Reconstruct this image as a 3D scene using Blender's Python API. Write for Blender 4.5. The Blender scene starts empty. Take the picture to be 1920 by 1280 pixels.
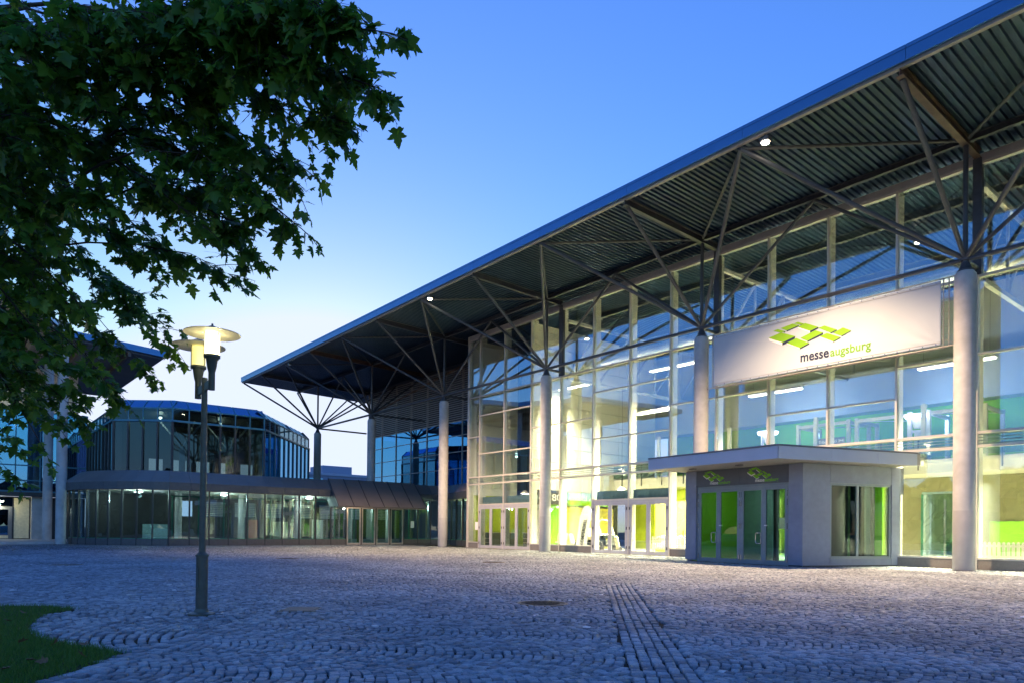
import bpy, math, random
import numpy as np
from mathutils import Matrix, Vector
random.seed(7); rng = np.random.default_rng(7)
S = bpy.context.scene
COL = S.collection
R = math.radians

# ------------------------------------------------------------------ camera
cam_d = bpy.data.cameras.new('camera'); cam = bpy.data.objects.new('camera', cam_d); COL.objects.link(cam)
CR = Vector((0.63007871, 0.77645947, 0.01056005)); CU = Vector((-2.0485e-04, -1.3432803e-02, 9.99909755e-01)); CW = Vector((-0.77653125, 0.63002401, 0.00830466))
m = Matrix.Identity(4)
for i in range(3):
    m[i][0] = CR[i]; m[i][1] = CU[i]; m[i][2] = -CW[i]
m[0][3], m[1][3], m[2][3] = 8.144, -25.124, 1.12
cam.matrix_world = m
cam_d.sensor_width = 36; cam_d.lens = 1305.73 / 1920 * 36
cam_d.shift_y = (982.94 - 640) / 1920
cam_d.clip_start = 0.05; cam_d.clip_end = 3000
S.camera = cam
S.render.resolution_x, S.render.resolution_y = 1024, 682

# ------------------------------------------------------------------ sky and sun (dusk)
W = bpy.data.worlds.new('World'); S.world = W; W.use_nodes = True
nt = W.node_tree; nt.nodes.clear()
sky = nt.nodes.new('ShaderNodeTexSky'); sky.sky_type = 'NISHITA'; sky.sun_disc = False
SUN_AZ = math.atan2(-0.92, 0.40)   # glow behind the far end of the hall
sky.sun_elevation = R(4.0); sky.sun_rotation = SUN_AZ
sky.air_density = 1.0; sky.dust_density = 0.25; sky.ozone_density = 5.5
mul = nt.nodes.new('ShaderNodeMix'); mul.data_type = 'RGBA'; mul.blend_type = 'MULTIPLY'; mul.inputs[0].default_value = 1
mul.inputs[7].default_value = (1.8, 0.96, 1.0, 1)
bg = nt.nodes.new('ShaderNodeBackground'); bg.inputs[1].default_value = 0.15
out = nt.nodes.new('ShaderNodeOutputWorld')
cap = nt.nodes.new('ShaderNodeMix'); cap.data_type = 'RGBA'; cap.blend_type = 'DARKEN'; cap.inputs[0].default_value = 1   # evens out the last glow along the horizon
cap.inputs[7].default_value = (1.22, 1.36, 1.75, 1)
nt.links.new(sky.outputs[0], mul.inputs[6]); nt.links.new(mul.outputs[2], cap.inputs[6]); nt.links.new(cap.outputs[2], bg.inputs[0]); nt.links.new(bg.outputs[0], out.inputs[0])
sun_d = bpy.data.lights.new('sun', 'SUN'); sun = bpy.data.objects.new('sun', sun_d); COL.objects.link(sun)
sun_d.energy = 0.02; sun_d.angle = R(12); sun_d.color = (1, 0.85, 0.75)
sun.rotation_euler = Vector((0.90, -0.39, -0.10)).to_track_quat('-Z', 'Y').to_euler()
S.view_settings.view_transform = 'Standard'; S.view_settings.look = 'None'
S.view_settings.exposure = 2.2; S.view_settings.gamma = 1.0
S.view_settings.use_curve_mapping = False
S.render.engine = 'CYCLES'
cy = S.cycles
cy.use_denoising = True
cy.max_bounces = 8; cy.diffuse_bounces = 3; cy.glossy_bounces = 4; cy.transmission_bounces = 4; cy.transparent_max_bounces = 32
cy.sample_clamp_indirect = 4.0
cy.caustics_reflective = False; cy.caustics_refractive = False

# ------------------------------------------------------------------ materials
MATS = {}
def _new(name):
    mt = bpy.data.materials.new(name); mt.use_nodes = True
    n = mt.node_tree.nodes; b = n['Principled BSDF']
    MATS[name] = mt
    return mt, n, mt.node_tree.links, b
def mat(name, col, rough=0.5, metal=0.0, var=0.12, scale=6.0, bump=0.0, bscale=60.0, spec=0.5, var2=0.0, scale2=0.7):
    mt, n, l, b = _new(name)
    tc = n.new('ShaderNodeTexCoord'); nz = n.new('ShaderNodeTexNoise'); nz.inputs['Scale'].default_value = scale; nz.inputs['Detail'].default_value = 5
    l.new(tc.outputs['Object'], nz.inputs['Vector'])
    mr = n.new('ShaderNodeMapRange'); mr.inputs[1].default_value = 0.3; mr.inputs[2].default_value = 0.7; mr.inputs[3].default_value = 1 - var; mr.inputs[4].default_value = 1 + var
    l.new(nz.outputs['Fac'], mr.inputs[0])
    fac = mr.outputs[0]
    if var2:
        nz2 = n.new('ShaderNodeTexNoise'); nz2.inputs['Scale'].default_value = scale2; nz2.inputs['Detail'].default_value = 3
        l.new(tc.outputs['Object'], nz2.inputs['Vector'])
        mr2 = n.new('ShaderNodeMapRange'); mr2.inputs[1].default_value = 0.35; mr2.inputs[2].default_value = 0.65; mr2.inputs[3].default_value = 1 - var2; mr2.inputs[4].default_value = 1 + var2
        l.new(nz2.outputs['Fac'], mr2.inputs[0])
        mm = n.new('ShaderNodeMath'); mm.operation = 'MULTIPLY'; l.new(fac, mm.inputs[0]); l.new(mr2.outputs[0], mm.inputs[1]); fac = mm.outputs[0]
    vm = n.new('ShaderNodeVectorMath'); vm.operation = 'SCALE'; vm.inputs[0].default_value = col[:3]
    l.new(fac, vm.inputs['Scale']); l.new(vm.outputs[0], b.inputs['Base Color'])
    b.inputs['Roughness'].default_value = rough; b.inputs['Metallic'].default_value = metal
    b.inputs['Specular IOR Level'].default_value = spec
    if bump:
        nb = n.new('ShaderNodeTexNoise'); nb.inputs['Scale'].default_value = bscale; nb.inputs['Detail'].default_value = 4
        l.new(tc.outputs['Object'], nb.inputs['Vector'])
        bp = n.new('ShaderNodeBump'); bp.inputs['Strength'].default_value = bump; bp.inputs['Distance'].default_value = 0.01
        l.new(nb.outputs['Fac'], bp.inputs['Height']); l.new(bp.outputs[0], b.inputs['Normal'])
    return mt
def emit(name, col, strength, base=(0.8, 0.8, 0.8)):
    mt, n, l, b = _new(name)
    b.inputs['Base Color'].default_value = (*base, 1)
    b.inputs['Emission Color'].default_value = (*col, 1); b.inputs['Emission Strength'].default_value = strength
    return mt
def glass(name, tint=(0.93, 0.97, 0.95), f0=0.06, gain=1.0, coat=(0.78, 0.92, 1)):
    mt = bpy.data.materials.new(name); mt.use_nodes = True; MATS[name] = mt
    n = mt.node_tree.nodes; l = mt.node_tree.links; n.clear()
    geo = n.new('ShaderNodeNewGeometry'); dt = n.new('ShaderNodeVectorMath'); dt.operation = 'DOT_PRODUCT'
    l.new(geo.outputs['Incoming'], dt.inputs[0]); l.new(geo.outputs['Normal'], dt.inputs[1])
    ab = n.new('ShaderNodeMath'); ab.operation = 'ABSOLUTE'; l.new(dt.outputs['Value'], ab.inputs[0])
    om = n.new('ShaderNodeMath'); om.operation = 'SUBTRACT'; om.inputs[0].default_value = 1; l.new(ab.outputs[0], om.inputs[1])
    pw = n.new('ShaderNodeMath'); pw.operation = 'POWER'; l.new(om.outputs[0], pw.inputs[0]); pw.inputs[1].default_value = 4.0
    ma = n.new('ShaderNodeMath'); ma.operation = 'MULTIPLY_ADD'; ma.use_clamp = True; l.new(pw.outputs[0], ma.inputs[0]); ma.inputs[1].default_value = (1 - f0) * gain; ma.inputs[2].default_value = f0
    tr = n.new('ShaderNodeBsdfTransparent'); tr.inputs[0].default_value = (*tint, 1)
    gl = n.new('ShaderNodeBsdfGlossy'); gl.inputs['Roughness'].default_value = 0.0; gl.inputs['Color'].default_value = (*coat, 1)
    tcg = n.new('ShaderNodeTexCoord'); wv = n.new('ShaderNodeTexNoise'); wv.inputs['Scale'].default_value = 0.8; wv.inputs['Detail'].default_value = 1   # slight roller wave of real panes
    l.new(tcg.outputs['Object'], wv.inputs['Vector']); wb = n.new('ShaderNodeBump'); wb.inputs['Strength'].default_value = 0.05; wb.inputs['Distance'].default_value = 0.03
    l.new(wv.outputs['Fac'], wb.inputs['Height']); l.new(wb.outputs[0], gl.inputs['Normal'])
    mx = n.new('ShaderNodeMixShader'); l.new(ma.outputs[0], mx.inputs[0]); l.new(tr.outputs[0], mx.inputs[1]); l.new(gl.outputs[0], mx.inputs[2])
    o = n.new('ShaderNodeOutputMaterial'); l.new(mx.outputs[0], o.inputs[0])
    return mt

mat('concrete', (0.46, 0.465, 0.47), 0.75, var=0.09, scale=4, bump=0.2, bscale=40, var2=0.12, scale2=0.9)
mat('concrete_coated', (0.35, 0.355, 0.375), 0.5, var=0.06, scale=3, bump=0.1, bscale=40)
mat('concrete_dark', (0.26, 0.26, 0.28), 0.8, var=0.1, bump=0.2)
mat('steel_dark', (0.062, 0.070, 0.084), 0.42, var=0.15, scale=4, var2=0.15, scale2=0.6)
mat('steel_rust', (0.10, 0.065, 0.05), 0.5, var=0.3, scale=3)
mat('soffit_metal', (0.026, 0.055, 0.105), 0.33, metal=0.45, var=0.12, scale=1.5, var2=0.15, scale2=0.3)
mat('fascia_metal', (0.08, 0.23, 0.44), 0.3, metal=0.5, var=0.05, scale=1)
mat('roof_edge', (0.30, 0.29, 0.28), 0.45, var=0.1)
mat('aluminium', (0.62, 0.59, 0.56), 0.38, metal=0.25, var=0.05, scale=3)
mat('mullion_white', (0.78, 0.76, 0.70), 0.45, var=0.04, scale=2)
mat('door_frame', (0.50, 0.50, 0.56), 0.4, metal=0.2, var=0.05)
mat('black_plastic', (0.02, 0.02, 0.022), 0.4)
mat('granite', (0.20, 0.185, 0.18), 0.5, var=0.5, scale=120, bump=0.1)
mat('louvre_teal', (0.13, 0.20, 0.21), 0.4, metal=0.3)
mat('louvre_grey', (0.42, 0.42, 0.45), 0.45, metal=0.3, var=0.06)
mat('louvre_back', (0.06, 0.07, 0.085), 0.6)
mat('panel_grey', (0.26, 0.295, 0.385), 0.42, var=0.06, scale=5, var2=0.07, scale2=0.8)
mat('panel_light', (0.46, 0.51, 0.62), 0.42, var=0.04, scale=1.2)
mat('panel_dark', (0.12, 0.135, 0.165), 0.4, var=0.05)
mat('frame_grey', (0.27, 0.32, 0.35), 0.4, metal=0.2, var=0.05)
mat('canopy_soffit', (0.36, 0.34, 0.33), 0.6)
mat('steel_bright', (0.65, 0.65, 0.66), 0.22, metal=0.9, var=0.05)
mat('green_wall', (0.20, 0.52, 0.03), 0.6, var=0.06, scale=1)
mat('lime_wall', (0.52, 0.62, 0.03), 0.6, var=0.05, scale=0.8)
mat('yellow_wall', (0.70, 0.62, 0.12), 0.6, var=0.05, scale=0.8)
mat('white_wall', (0.74, 0.73, 0.68), 0.6, var=0.03, scale=1)
mat('grey_wall', (0.55, 0.55, 0.52), 0.7, var=0.05, scale=0.6)
mat('olive_wall', (0.17, 0.17, 0.09), 0.7, var=0.08)
mat('hall_floor', (0.42, 0.42, 0.32), 0.35, var=0.06, scale=1)
mat('ceiling_dark', (0.10, 0.11, 0.12), 0.5, metal=0.2)
mat('truss_paint', (0.40, 0.42, 0.44), 0.5)
mat('white_paint', (0.80, 0.79, 0.76), 0.45, var=0.03)
mat('duct_metal', (0.62, 0.65, 0.68), 0.25, metal=0.9, var=0.06)
mat('dark_grey', (0.05, 0.055, 0.06), 0.5)
mat('skirt_metal', (0.22, 0.20, 0.19), 0.42, metal=0.2, var=0.06, scale=0.8, var2=0.06)
mat('skirt_band', (0.12, 0.115, 0.115), 0.45, metal=0.1)
mat('teal_frame', (0.045, 0.22, 0.33), 0.4, var=0.08)
mat('green_frame', (0.03, 0.22, 0.13), 0.4, var=0.08)
mat('dark_frame', (0.045, 0.047, 0.055), 0.42)
mat('light_frame', (0.42, 0.39, 0.37), 0.4, metal=0.2)
mat('cream_panel', (0.66, 0.61, 0.42), 0.6)
mat('slat_white', (0.72, 0.70, 0.62), 0.5)
mat('banner_cloth', (0.47, 0.53, 0.60), 0.75, var=0.02, scale=0.5, bump=0.25, bscale=2.0)
mat('text_green', (0.13, 0.34, 0.004), 0.6, var=0.02)
mat('print_green', (0.21, 0.45, 0.006), 0.6, var=0.02)
mat('print_navy', (0.008, 0.018, 0.06), 0.6, var=0.02)
mat('print_white', (0.85, 0.85, 0.85), 0.6, var=0.02)
mat('print_black', (0.02, 0.02, 0.02), 0.6, var=0.02)
mat('logo_green', (0.22, 0.60, 0.02), 0.45, var=0.02)
mat('lamp_metal', (0.10, 0.115, 0.10), 0.45, metal=0.3, var=0.15, scale=14, bump=0.1, bscale=90)
mat('lamp_disc', (0.78, 0.74, 0.58), 0.45)
mat('cast_iron', (0.06, 0.055, 0.05), 0.5, metal=0.4, var=0.3, scale=30, bump=0.4)
mat('iron_rim', (0.22, 0.19, 0.15), 0.5, metal=0.3, var=0.2)
mat('asphalt', (0.05, 0.05, 0.052), 0.85, var=0.2, scale=3)
mat('joint_sand', (0.014, 0.018, 0.010), 0.9, var=0.4, scale=2.0, var2=0.3, scale2=0.25)
mat('soil', (0.030, 0.032, 0.015), 0.95, var=0.4, scale=5)
mat('bark', (0.055, 0.045, 0.033), 0.85, var=0.35, scale=14, bump=0.5, bscale=30)
mat('tyre', (0.015, 0.015, 0.016), 0.7)
mat('car_black', (0.012, 0.016, 0.014), 0.12, spec=0.8)
mat('red_paint', (0.60, 0.07, 0.03), 0.5)
mat('plant_green', (0.04, 0.10, 0.03), 0.6)
mat('screen_dark', (0.02, 0.025, 0.03), 0.2)
mat('far_wall', (0.30, 0.33, 0.42), 0.7, var=0.05)
mat('added_belt_dark', (0.012, 0.02, 0.012), 0.9, var=0.4)  # near black, for the added tree belt that keeps low sky out of reflections
mat('teal_panel', (0.22, 0.38, 0.42), 0.5)
mat('sky_print', (0.38, 0.60, 0.72), 0.5, var=0.35, scale=1.2)
mat('red_sign', (0.55, 0.12, 0.08), 0.5)
mat('dead_leaf', (0.16, 0.10, 0.05), 0.8, var=0.3)
glass('facade_glass', tint=(0.95, 0.97, 0.96), f0=0.24, gain=0.7)
glass('dark_glass', tint=(0.45, 0.58, 0.62), f0=0.05, gain=0.8)
glass('teal_glass', tint=(0.62, 0.80, 0.86), f0=0.14, gain=0.8)
glass('crown_glass', tint=(0.12, 0.16, 0.24), f0=0.6, gain=0.4, coat=(0.28, 0.62, 1.0))
glass('blue_glass', tint=(0.14, 0.24, 0.42), f0=0.42, gain=0.55, coat=(0.25, 0.66, 1.0))
glass('door_glass', tint=(0.62, 0.74, 0.70), f0=0.08, gain=0.8)
emit('tube_glow', (1.0, 0.97, 0.78), 3)
emit('warm_glow', (1.0, 0.72, 0.36), 10)
emit('flood_glow', (1.0, 0.80, 0.55), 14)
emit('blue_glow', (0.55, 0.65, 1.0), 3)
emit('lamp_glow_bright', (1.0, 0.86, 0.42), 1.7)
emit('lamp_glow_soft', (1.0, 0.86, 0.25), 0.20)
emit('lamp_bulb', (1.0, 0.95, 0.65), 4)
emit('road_glow', (1.0, 0.74, 0.38), 40)
emit('exit_glow', (0.3, 1.0, 0.4), 0.6)
emit('window_sky_glow', (0.85, 0.9, 1.0), 0.10)  # emission standing in for sky seen through the drum's far windows

def leaf_mat(name, c0, c1, trans=0.35):
    mt, n, l, b = _new(name)
    oi = n.new('ShaderNodeNewGeometry'); ramp = n.new('ShaderNodeMix'); ramp.data_type = 'RGBA'
    ramp.inputs[6].default_value = (*c0, 1); ramp.inputs[7].default_value = (*c1, 1)
    ob = n.new('ShaderNodeObjectInfo'); ad = n.new('ShaderNodeMath'); ad.operation = 'ADD'; l.new(oi.outputs['Random Per Island'], ad.inputs[0]); l.new(ob.outputs['Random'], ad.inputs[1])
    fr = n.new('ShaderNodeMath'); fr.operation = 'FRACT'; l.new(ad.outputs[0], fr.inputs[0])
    l.new(fr.outputs[0], ramp.inputs[0]); l.new(ramp.outputs[2], b.inputs['Base Color'])
    b.inputs['Roughness'].default_value = 0.42
    t = n.new('ShaderNodeBsdfTranslucent'); l.new(ramp.outputs[2], t.inputs[0])
    mx = n.new('ShaderNodeMixShader'); mx.inputs[0].default_value = trans
    o = n['Material Output']; l.new(b.outputs[0], mx.inputs[1]); l.new(t.outputs[0], mx.inputs[2]); l.new(mx.outputs[0], o.inputs[0])
    return mt
leaf_mat('leaf', (0.045, 0.15, 0.025), (0.16, 0.31, 0.03), 0.5)
leaf_mat('grass', (0.04, 0.15, 0.02), (0.12, 0.25, 0.03), 0.35)

def stone_mat():
    mt, n, l, b = _new('sett_granite')
    tc = n.new('ShaderNodeTexCoord'); geo = n.new('ShaderNodeNewGeometry')
    ob = n.new('ShaderNodeObjectInfo'); ad = n.new('ShaderNodeMath'); ad.operation = 'ADD'
    l.new(geo.outputs['Random Per Island'], ad.inputs[0]); l.new(ob.outputs['Random'], ad.inputs[1])
    fr = n.new('ShaderNodeMath'); fr.operation = 'FRACT'; l.new(ad.outputs[0], fr.inputs[0])
    cr = n.new('ShaderNodeValToRGB'); e = cr.color_ramp.elements
    cr.color_ramp.elements.new(0.93).color = (0.30, 0.27, 0.24, 1); e[0].position = 0; e[0].color = (0.16, 0.19, 0.235, 1); e[1].position = 1; e[1].color = (0.40, 0.45, 0.52, 1)
    k = cr.color_ramp.elements.new(0.5); k.color = (0.27, 0.32, 0.385, 1)
    l.new(fr.outputs[0], cr.inputs[0])
    nz = n.new('ShaderNodeTexNoise'); nz.inputs['Scale'].default_value = 90; nz.inputs['Detail'].default_value = 3; l.new(geo.outputs['Position'], nz.inputs['Vector'])
    nl = n.new('ShaderNodeTexNoise'); nl.inputs['Scale'].default_value = 0.45; nl.inputs['Detail'].default_value = 4; l.new(geo.outputs['Position'], nl.inputs['Vector'])
    m1 = n.new('ShaderNodeMapRange'); m1.inputs[1].default_value = 0.3; m1.inputs[2].default_value = 0.7; m1.inputs[3].default_value = 0.8; m1.inputs[4].default_value = 1.2; l.new(nz.outputs['Fac'], m1.inputs[0])
    m2 = n.new('ShaderNodeMapRange'); m2.inputs[1].default_value = 0.3; m2.inputs[2].default_value = 0.7; m2.inputs[3].default_value = 0.70; m2.inputs[4].default_value = 1.18; l.new(nl.outputs['Fac'], m2.inputs[0])
    mm = n.new('ShaderNodeMath'); mm.operation = 'MULTIPLY'; l.new(m1.outputs[0], mm.inputs[0]); l.new(m2.outputs[0], mm.inputs[1])
    vm = n.new('ShaderNodeVectorMath'); vm.operation = 'SCALE'; l.new(cr.outputs[0], vm.inputs[0]); l.new(mm.outputs[0], vm.inputs['Scale'])
    l.new(vm.outputs[0], b.inputs['Base Color']); b.inputs['Roughness'].default_value = 0.55; b.inputs['Specular IOR Level'].default_value = 0.4
    nb = n.new('ShaderNodeTexNoise'); nb.inputs['Scale'].default_value = 55; nb.inputs['Detail'].default_value = 4; l.new(geo.outputs['Position'], nb.inputs['Vector'])
    bp = n.new('ShaderNodeBump'); bp.inputs['Strength'].default_value = 0.9; bp.inputs['Distance'].default_value = 0.012
    l.new(nb.outputs['Fac'], bp.inputs['Height']); l.new(bp.outputs[0], b.inputs['Normal'])
stone_mat()

# ------------------------------------------------------------------ mesh helpers
class MB:
    def __init__(s, M=None): s.v = []; s.f = []; s.M = M
    def add(s, vs, fs):
        o = len(s.v); s.v += [tuple(v) for v in vs]; s.f += [tuple(i + o for i in f) for f in fs]; return s
    def box(s, x0, x1, y0, y1, z0, z1):
        v = [(x, y, z) for z in (z0, z1) for y in (y0, y1) for x in (x0, x1)]
        return s.add(v, [(0, 2, 3, 1), (4, 5, 7, 6), (0, 1, 5, 4), (2, 6, 7, 3), (0, 4, 6, 2), (1, 3, 7, 5)])
    def bar(s, p, q, w, h, up=(0, 0, 1)):
        p = Vector(p); q = Vector(q); d = (q - p).normalized(); a = d.cross(Vector(up)); a = a.normalized() if a.length > 1e-6 else Vector((1, 0, 0)); b = a.cross(d)
        vs = [e + a * i * w / 2 + b * j * h / 2 for e in (p, q) for j in (-1, 1) for i in (-1, 1)]
        return s.add(vs, [(0, 1, 3, 2), (4, 6, 7, 5), (0, 4, 5, 1), (2, 3, 7, 6), (0, 2, 6, 4), (1, 5, 7, 3)])
    def tube(s, p, q, r, n=10, r2=None):
        p = Vector(p); q = Vector(q); d = (q - p).normalized(); r2 = r if r2 is None else r2
        a = d.orthogonal().normalized(); b = d.cross(a)
        vs = []
        for e, rr in ((p, r), (q, r2)):
            for k in range(n):
                t = 2 * math.pi * k / n; vs.append(e + (a * math.cos(t) + b * math.sin(t)) * rr)
        fs = [(k, (k + 1) % n, n + (k + 1) % n, n + k) for k in range(n)] + [tuple(range(n - 1, -1, -1)), tuple(range(n, 2 * n))]
        return s.add(vs, fs)
    def path(s, pts, radii, n=6):
        pts = [Vector(p) for p in pts]; vs = []; fs = []
        for i, p in enumerate(pts):
            d = (pts[min(i + 1, len(pts) - 1)] - pts[max(i - 1, 0)]).normalized(); a = d.cross(Vector((0.31, 0.2, 0.93))).normalized(); b = d.cross(a)
            for k in range(n):
                t = 2 * math.pi * k / n; vs.append(p + (a * math.cos(t) + b * math.sin(t)) * radii[i])
        for i in range(len(pts) - 1):
            for k in range(n): fs.append((i * n + k, i * n + (k + 1) % n, (i + 1) * n + (k + 1) % n, (i + 1) * n + k))
        fs += [tuple(range(n - 1, -1, -1)), tuple(range((len(pts) - 1) * n, len(pts) * n))]
        return s.add(vs, fs)
    def lathe(s, prof, n=24, c=(0, 0, 0)):
        vs = []; fs = []
        for r, z in prof:
            for k in range(n):
                t = 2 * math.pi * k / n; vs.append((c[0] + r * math.cos(t), c[1] + r * math.sin(t), c[2] + z))
        for i in range(len(prof) - 1):
            for k in range(n): fs.append((i * n + k, i * n + (k + 1) % n, (i + 1) * n + (k + 1) % n, (i + 1) * n + k))
        fs += [tuple(range(n - 1, -1, -1)), tuple(range((len(prof) - 1) * n, len(prof) * n))]
        return s.add(vs, fs)
    def prism(s, poly, ext):
        n = len(poly); e = Vector(ext); vs = [Vector(p) for p in poly]; vs += [v + e for v in vs]
        return s.add(vs, [tuple(range(n - 1, -1, -1)), tuple(range(n, 2 * n))] + [(k, (k + 1) % n, n + (k + 1) % n, n + k) for k in range(n)])
    def mesh(s, name, smooth=None):
        me = bpy.data.meshes.new(name)
        v = [s.M @ Vector(p) for p in s.v] if s.M is not None else s.v
        me.from_pydata([tuple(p) for p in v], [], s.f)
        import bmesh
        bm = bmesh.new(); bm.from_mesh(me); bmesh.ops.recalc_face_normals(bm, faces=bm.faces); bm.to_mesh(me); bm.free()
        if smooth:
            me.shade_smooth(); me.set_sharp_from_angle(angle=R(smooth))
        return me
def tag(o, label=None, cat=None, group=None, kind=None):
    for k, v in (('label', label), ('category', cat), ('group', group), ('kind', kind)):
        if v: o[k] = v
    return o
def link(name, data, mt=None, parent=None, loc=None, rot=None, scale=None):
    o = bpy.data.objects.new(name, data); COL.objects.link(o)
    if mt is not None and data is not None and not len(data.materials): data.materials.append(MATS[mt])
    if parent is not None:
        o.parent = parent
    if loc is not None: o.location = loc
    if rot is not None: o.rotation_euler = rot
    if scale is not None: o.scale = scale
    return o
def part(name, mb, mt, parent=None, smooth=None, abs_=True, **kw):
    """mesh object; vertices given in world coordinates when abs_, moved under the parent"""
    me = mb.mesh(name, smooth)
    o = link(name, me, mt, parent, **kw)
    if parent is not None and abs_:
        p = parent; T = Vector((0, 0, 0))
        while p is not None: T += p.location; p = p.parent
        me.transform(Matrix.Translation(-T))
    return o
def empty(name, loc, label, cat, group=None):
    o = bpy.data.objects.new(name, None); COL.objects.link(o); o.location = loc
    return tag(o, label, cat, group)
LAMP_SCALE = 0.22
def light(name, typ, loc, energy, color=(1, 1, 1), parent=None, direction=None, **kw):
    d = bpy.data.lights.new(name, typ); d.energy = energy * LAMP_SCALE; d.color = color
    for k, v in kw.items(): setattr(d, k, v)
    o = bpy.data.objects.new(name, d); COL.objects.link(o)
    if direction is not None: o.rotation_euler = Vector(direction).to_track_quat('-Z', 'Y').to_euler()
    if parent is not None:
        o.parent = parent; loc = Vector(loc) - parent.location
    o.location = loc
    return o
def text_mesh(txt, width=None, height=None, bold=0.0, ext=0.004):
    c = bpy.data.curves.new('lettering', 'FONT'); c.body = txt; c.extrude = ext; c.offset = bold; c.resolution_u = 3
    o = bpy.data.objects.new('lettering_tmp', c); COL.objects.link(o)
    dg = bpy.context.evaluated_depsgraph_get(); me = bpy.data.meshes.new_from_object(o.evaluated_get(dg))
    bpy.data.objects.remove(o); bpy.data.curves.remove(c)
    xs = [v.co.x for v in me.vertices]; ys = [v.co.y for v in me.vertices]
    x0, x1, y1 = min(xs), max(xs), max(ys)
    sx = width / (x1 - x0) if width else 1; sy = height / y1 if height else sx
    for v in me.vertices: v.co = ((v.co.x - x0) * sx, v.co.y * sy, v.co.z)
    me.materials.clear()
    return me
def place(me, name, mt, parent, origin, ex, ez):
    """flat lettering mesh laid in the vertical plane spanned by ex and ez at origin"""
    ex = Vector(ex).normalized(); ez = Vector(ez).normalized(); nrm = ex.cross(ez)
    M4 = Matrix.Identity(4)
    for i in range(3): M4[i][0] = ex[i]; M4[i][1] = ez[i]; M4[i][2] = nrm[i]; M4[i][3] = origin[i]
    me.transform(M4); T = Vector((0, 0, 0)); p = parent
    while p is not None: T += p.location; p = p.parent
    me.transform(Matrix.Translation(-T))
    return link(name, me, mt, parent)

# ------------------------------------------------------------------ ground, paving, lawn
LAWN = [(-12.0, -30.0), (-7.0, -25.3), (-3.84, -24.54), (-3.61, -24.06), (-2.89, -23.71), (-2.44, -24.11), (-1.66, -24.34), (-1.03, -24.44), (-0.45, -24.41), (0.19, -24.27), (0.67, -24.07), (1.15, -23.89), (1.91, -24.42), (2.16, -24.64), (2.6, -25.4), (3.2, -27.5), (2.0, -31.0), (-6.0, -33.0)]
def inpoly(x, y, poly):
    c = np.zeros(len(x), bool); n = len(poly)
    for i in range(n):
        x0, y0 = poly[i]; x1, y1 = poly[(i + 1) % n]
        k = ((y0 > y) != (y1 > y)); xi = (x1 - x0) * (y - y0) / ((y1 - y0) if y1 != y0 else 1e-9) + x0
        c ^= k & (x < xi)
    return c
g = part('ground', MB().box(-900, 900, -900, 900, -0.6, -0.10), 'asphalt'); tag(g, kind='structure')
pav = part('paving', MB().box(-60, 30, -60, 1.6, -0.095, -0.035), 'joint_sand'); tag(pav, kind='structure')
lb = MB().prism([(x, y, -0.034) for x, y in LAWN], (0, 0, 0.030)); tag(part('lawn', lb, 'soil'), kind='structure')
tb = MB().prism([(-80, -17.2, -0.03), (-43.6, -17.2, -0.03), (-43.2, -19.5, -0.03), (-42.95, -20.2, -0.03), (-42.2, -24.5, -0.03), (-41.5, -36, -0.03), (-80, -36, -0.03)], (0, 0, 0.16))
tag(part('terrace_pavement', tb, 'concrete'), kind='structure')
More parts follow.
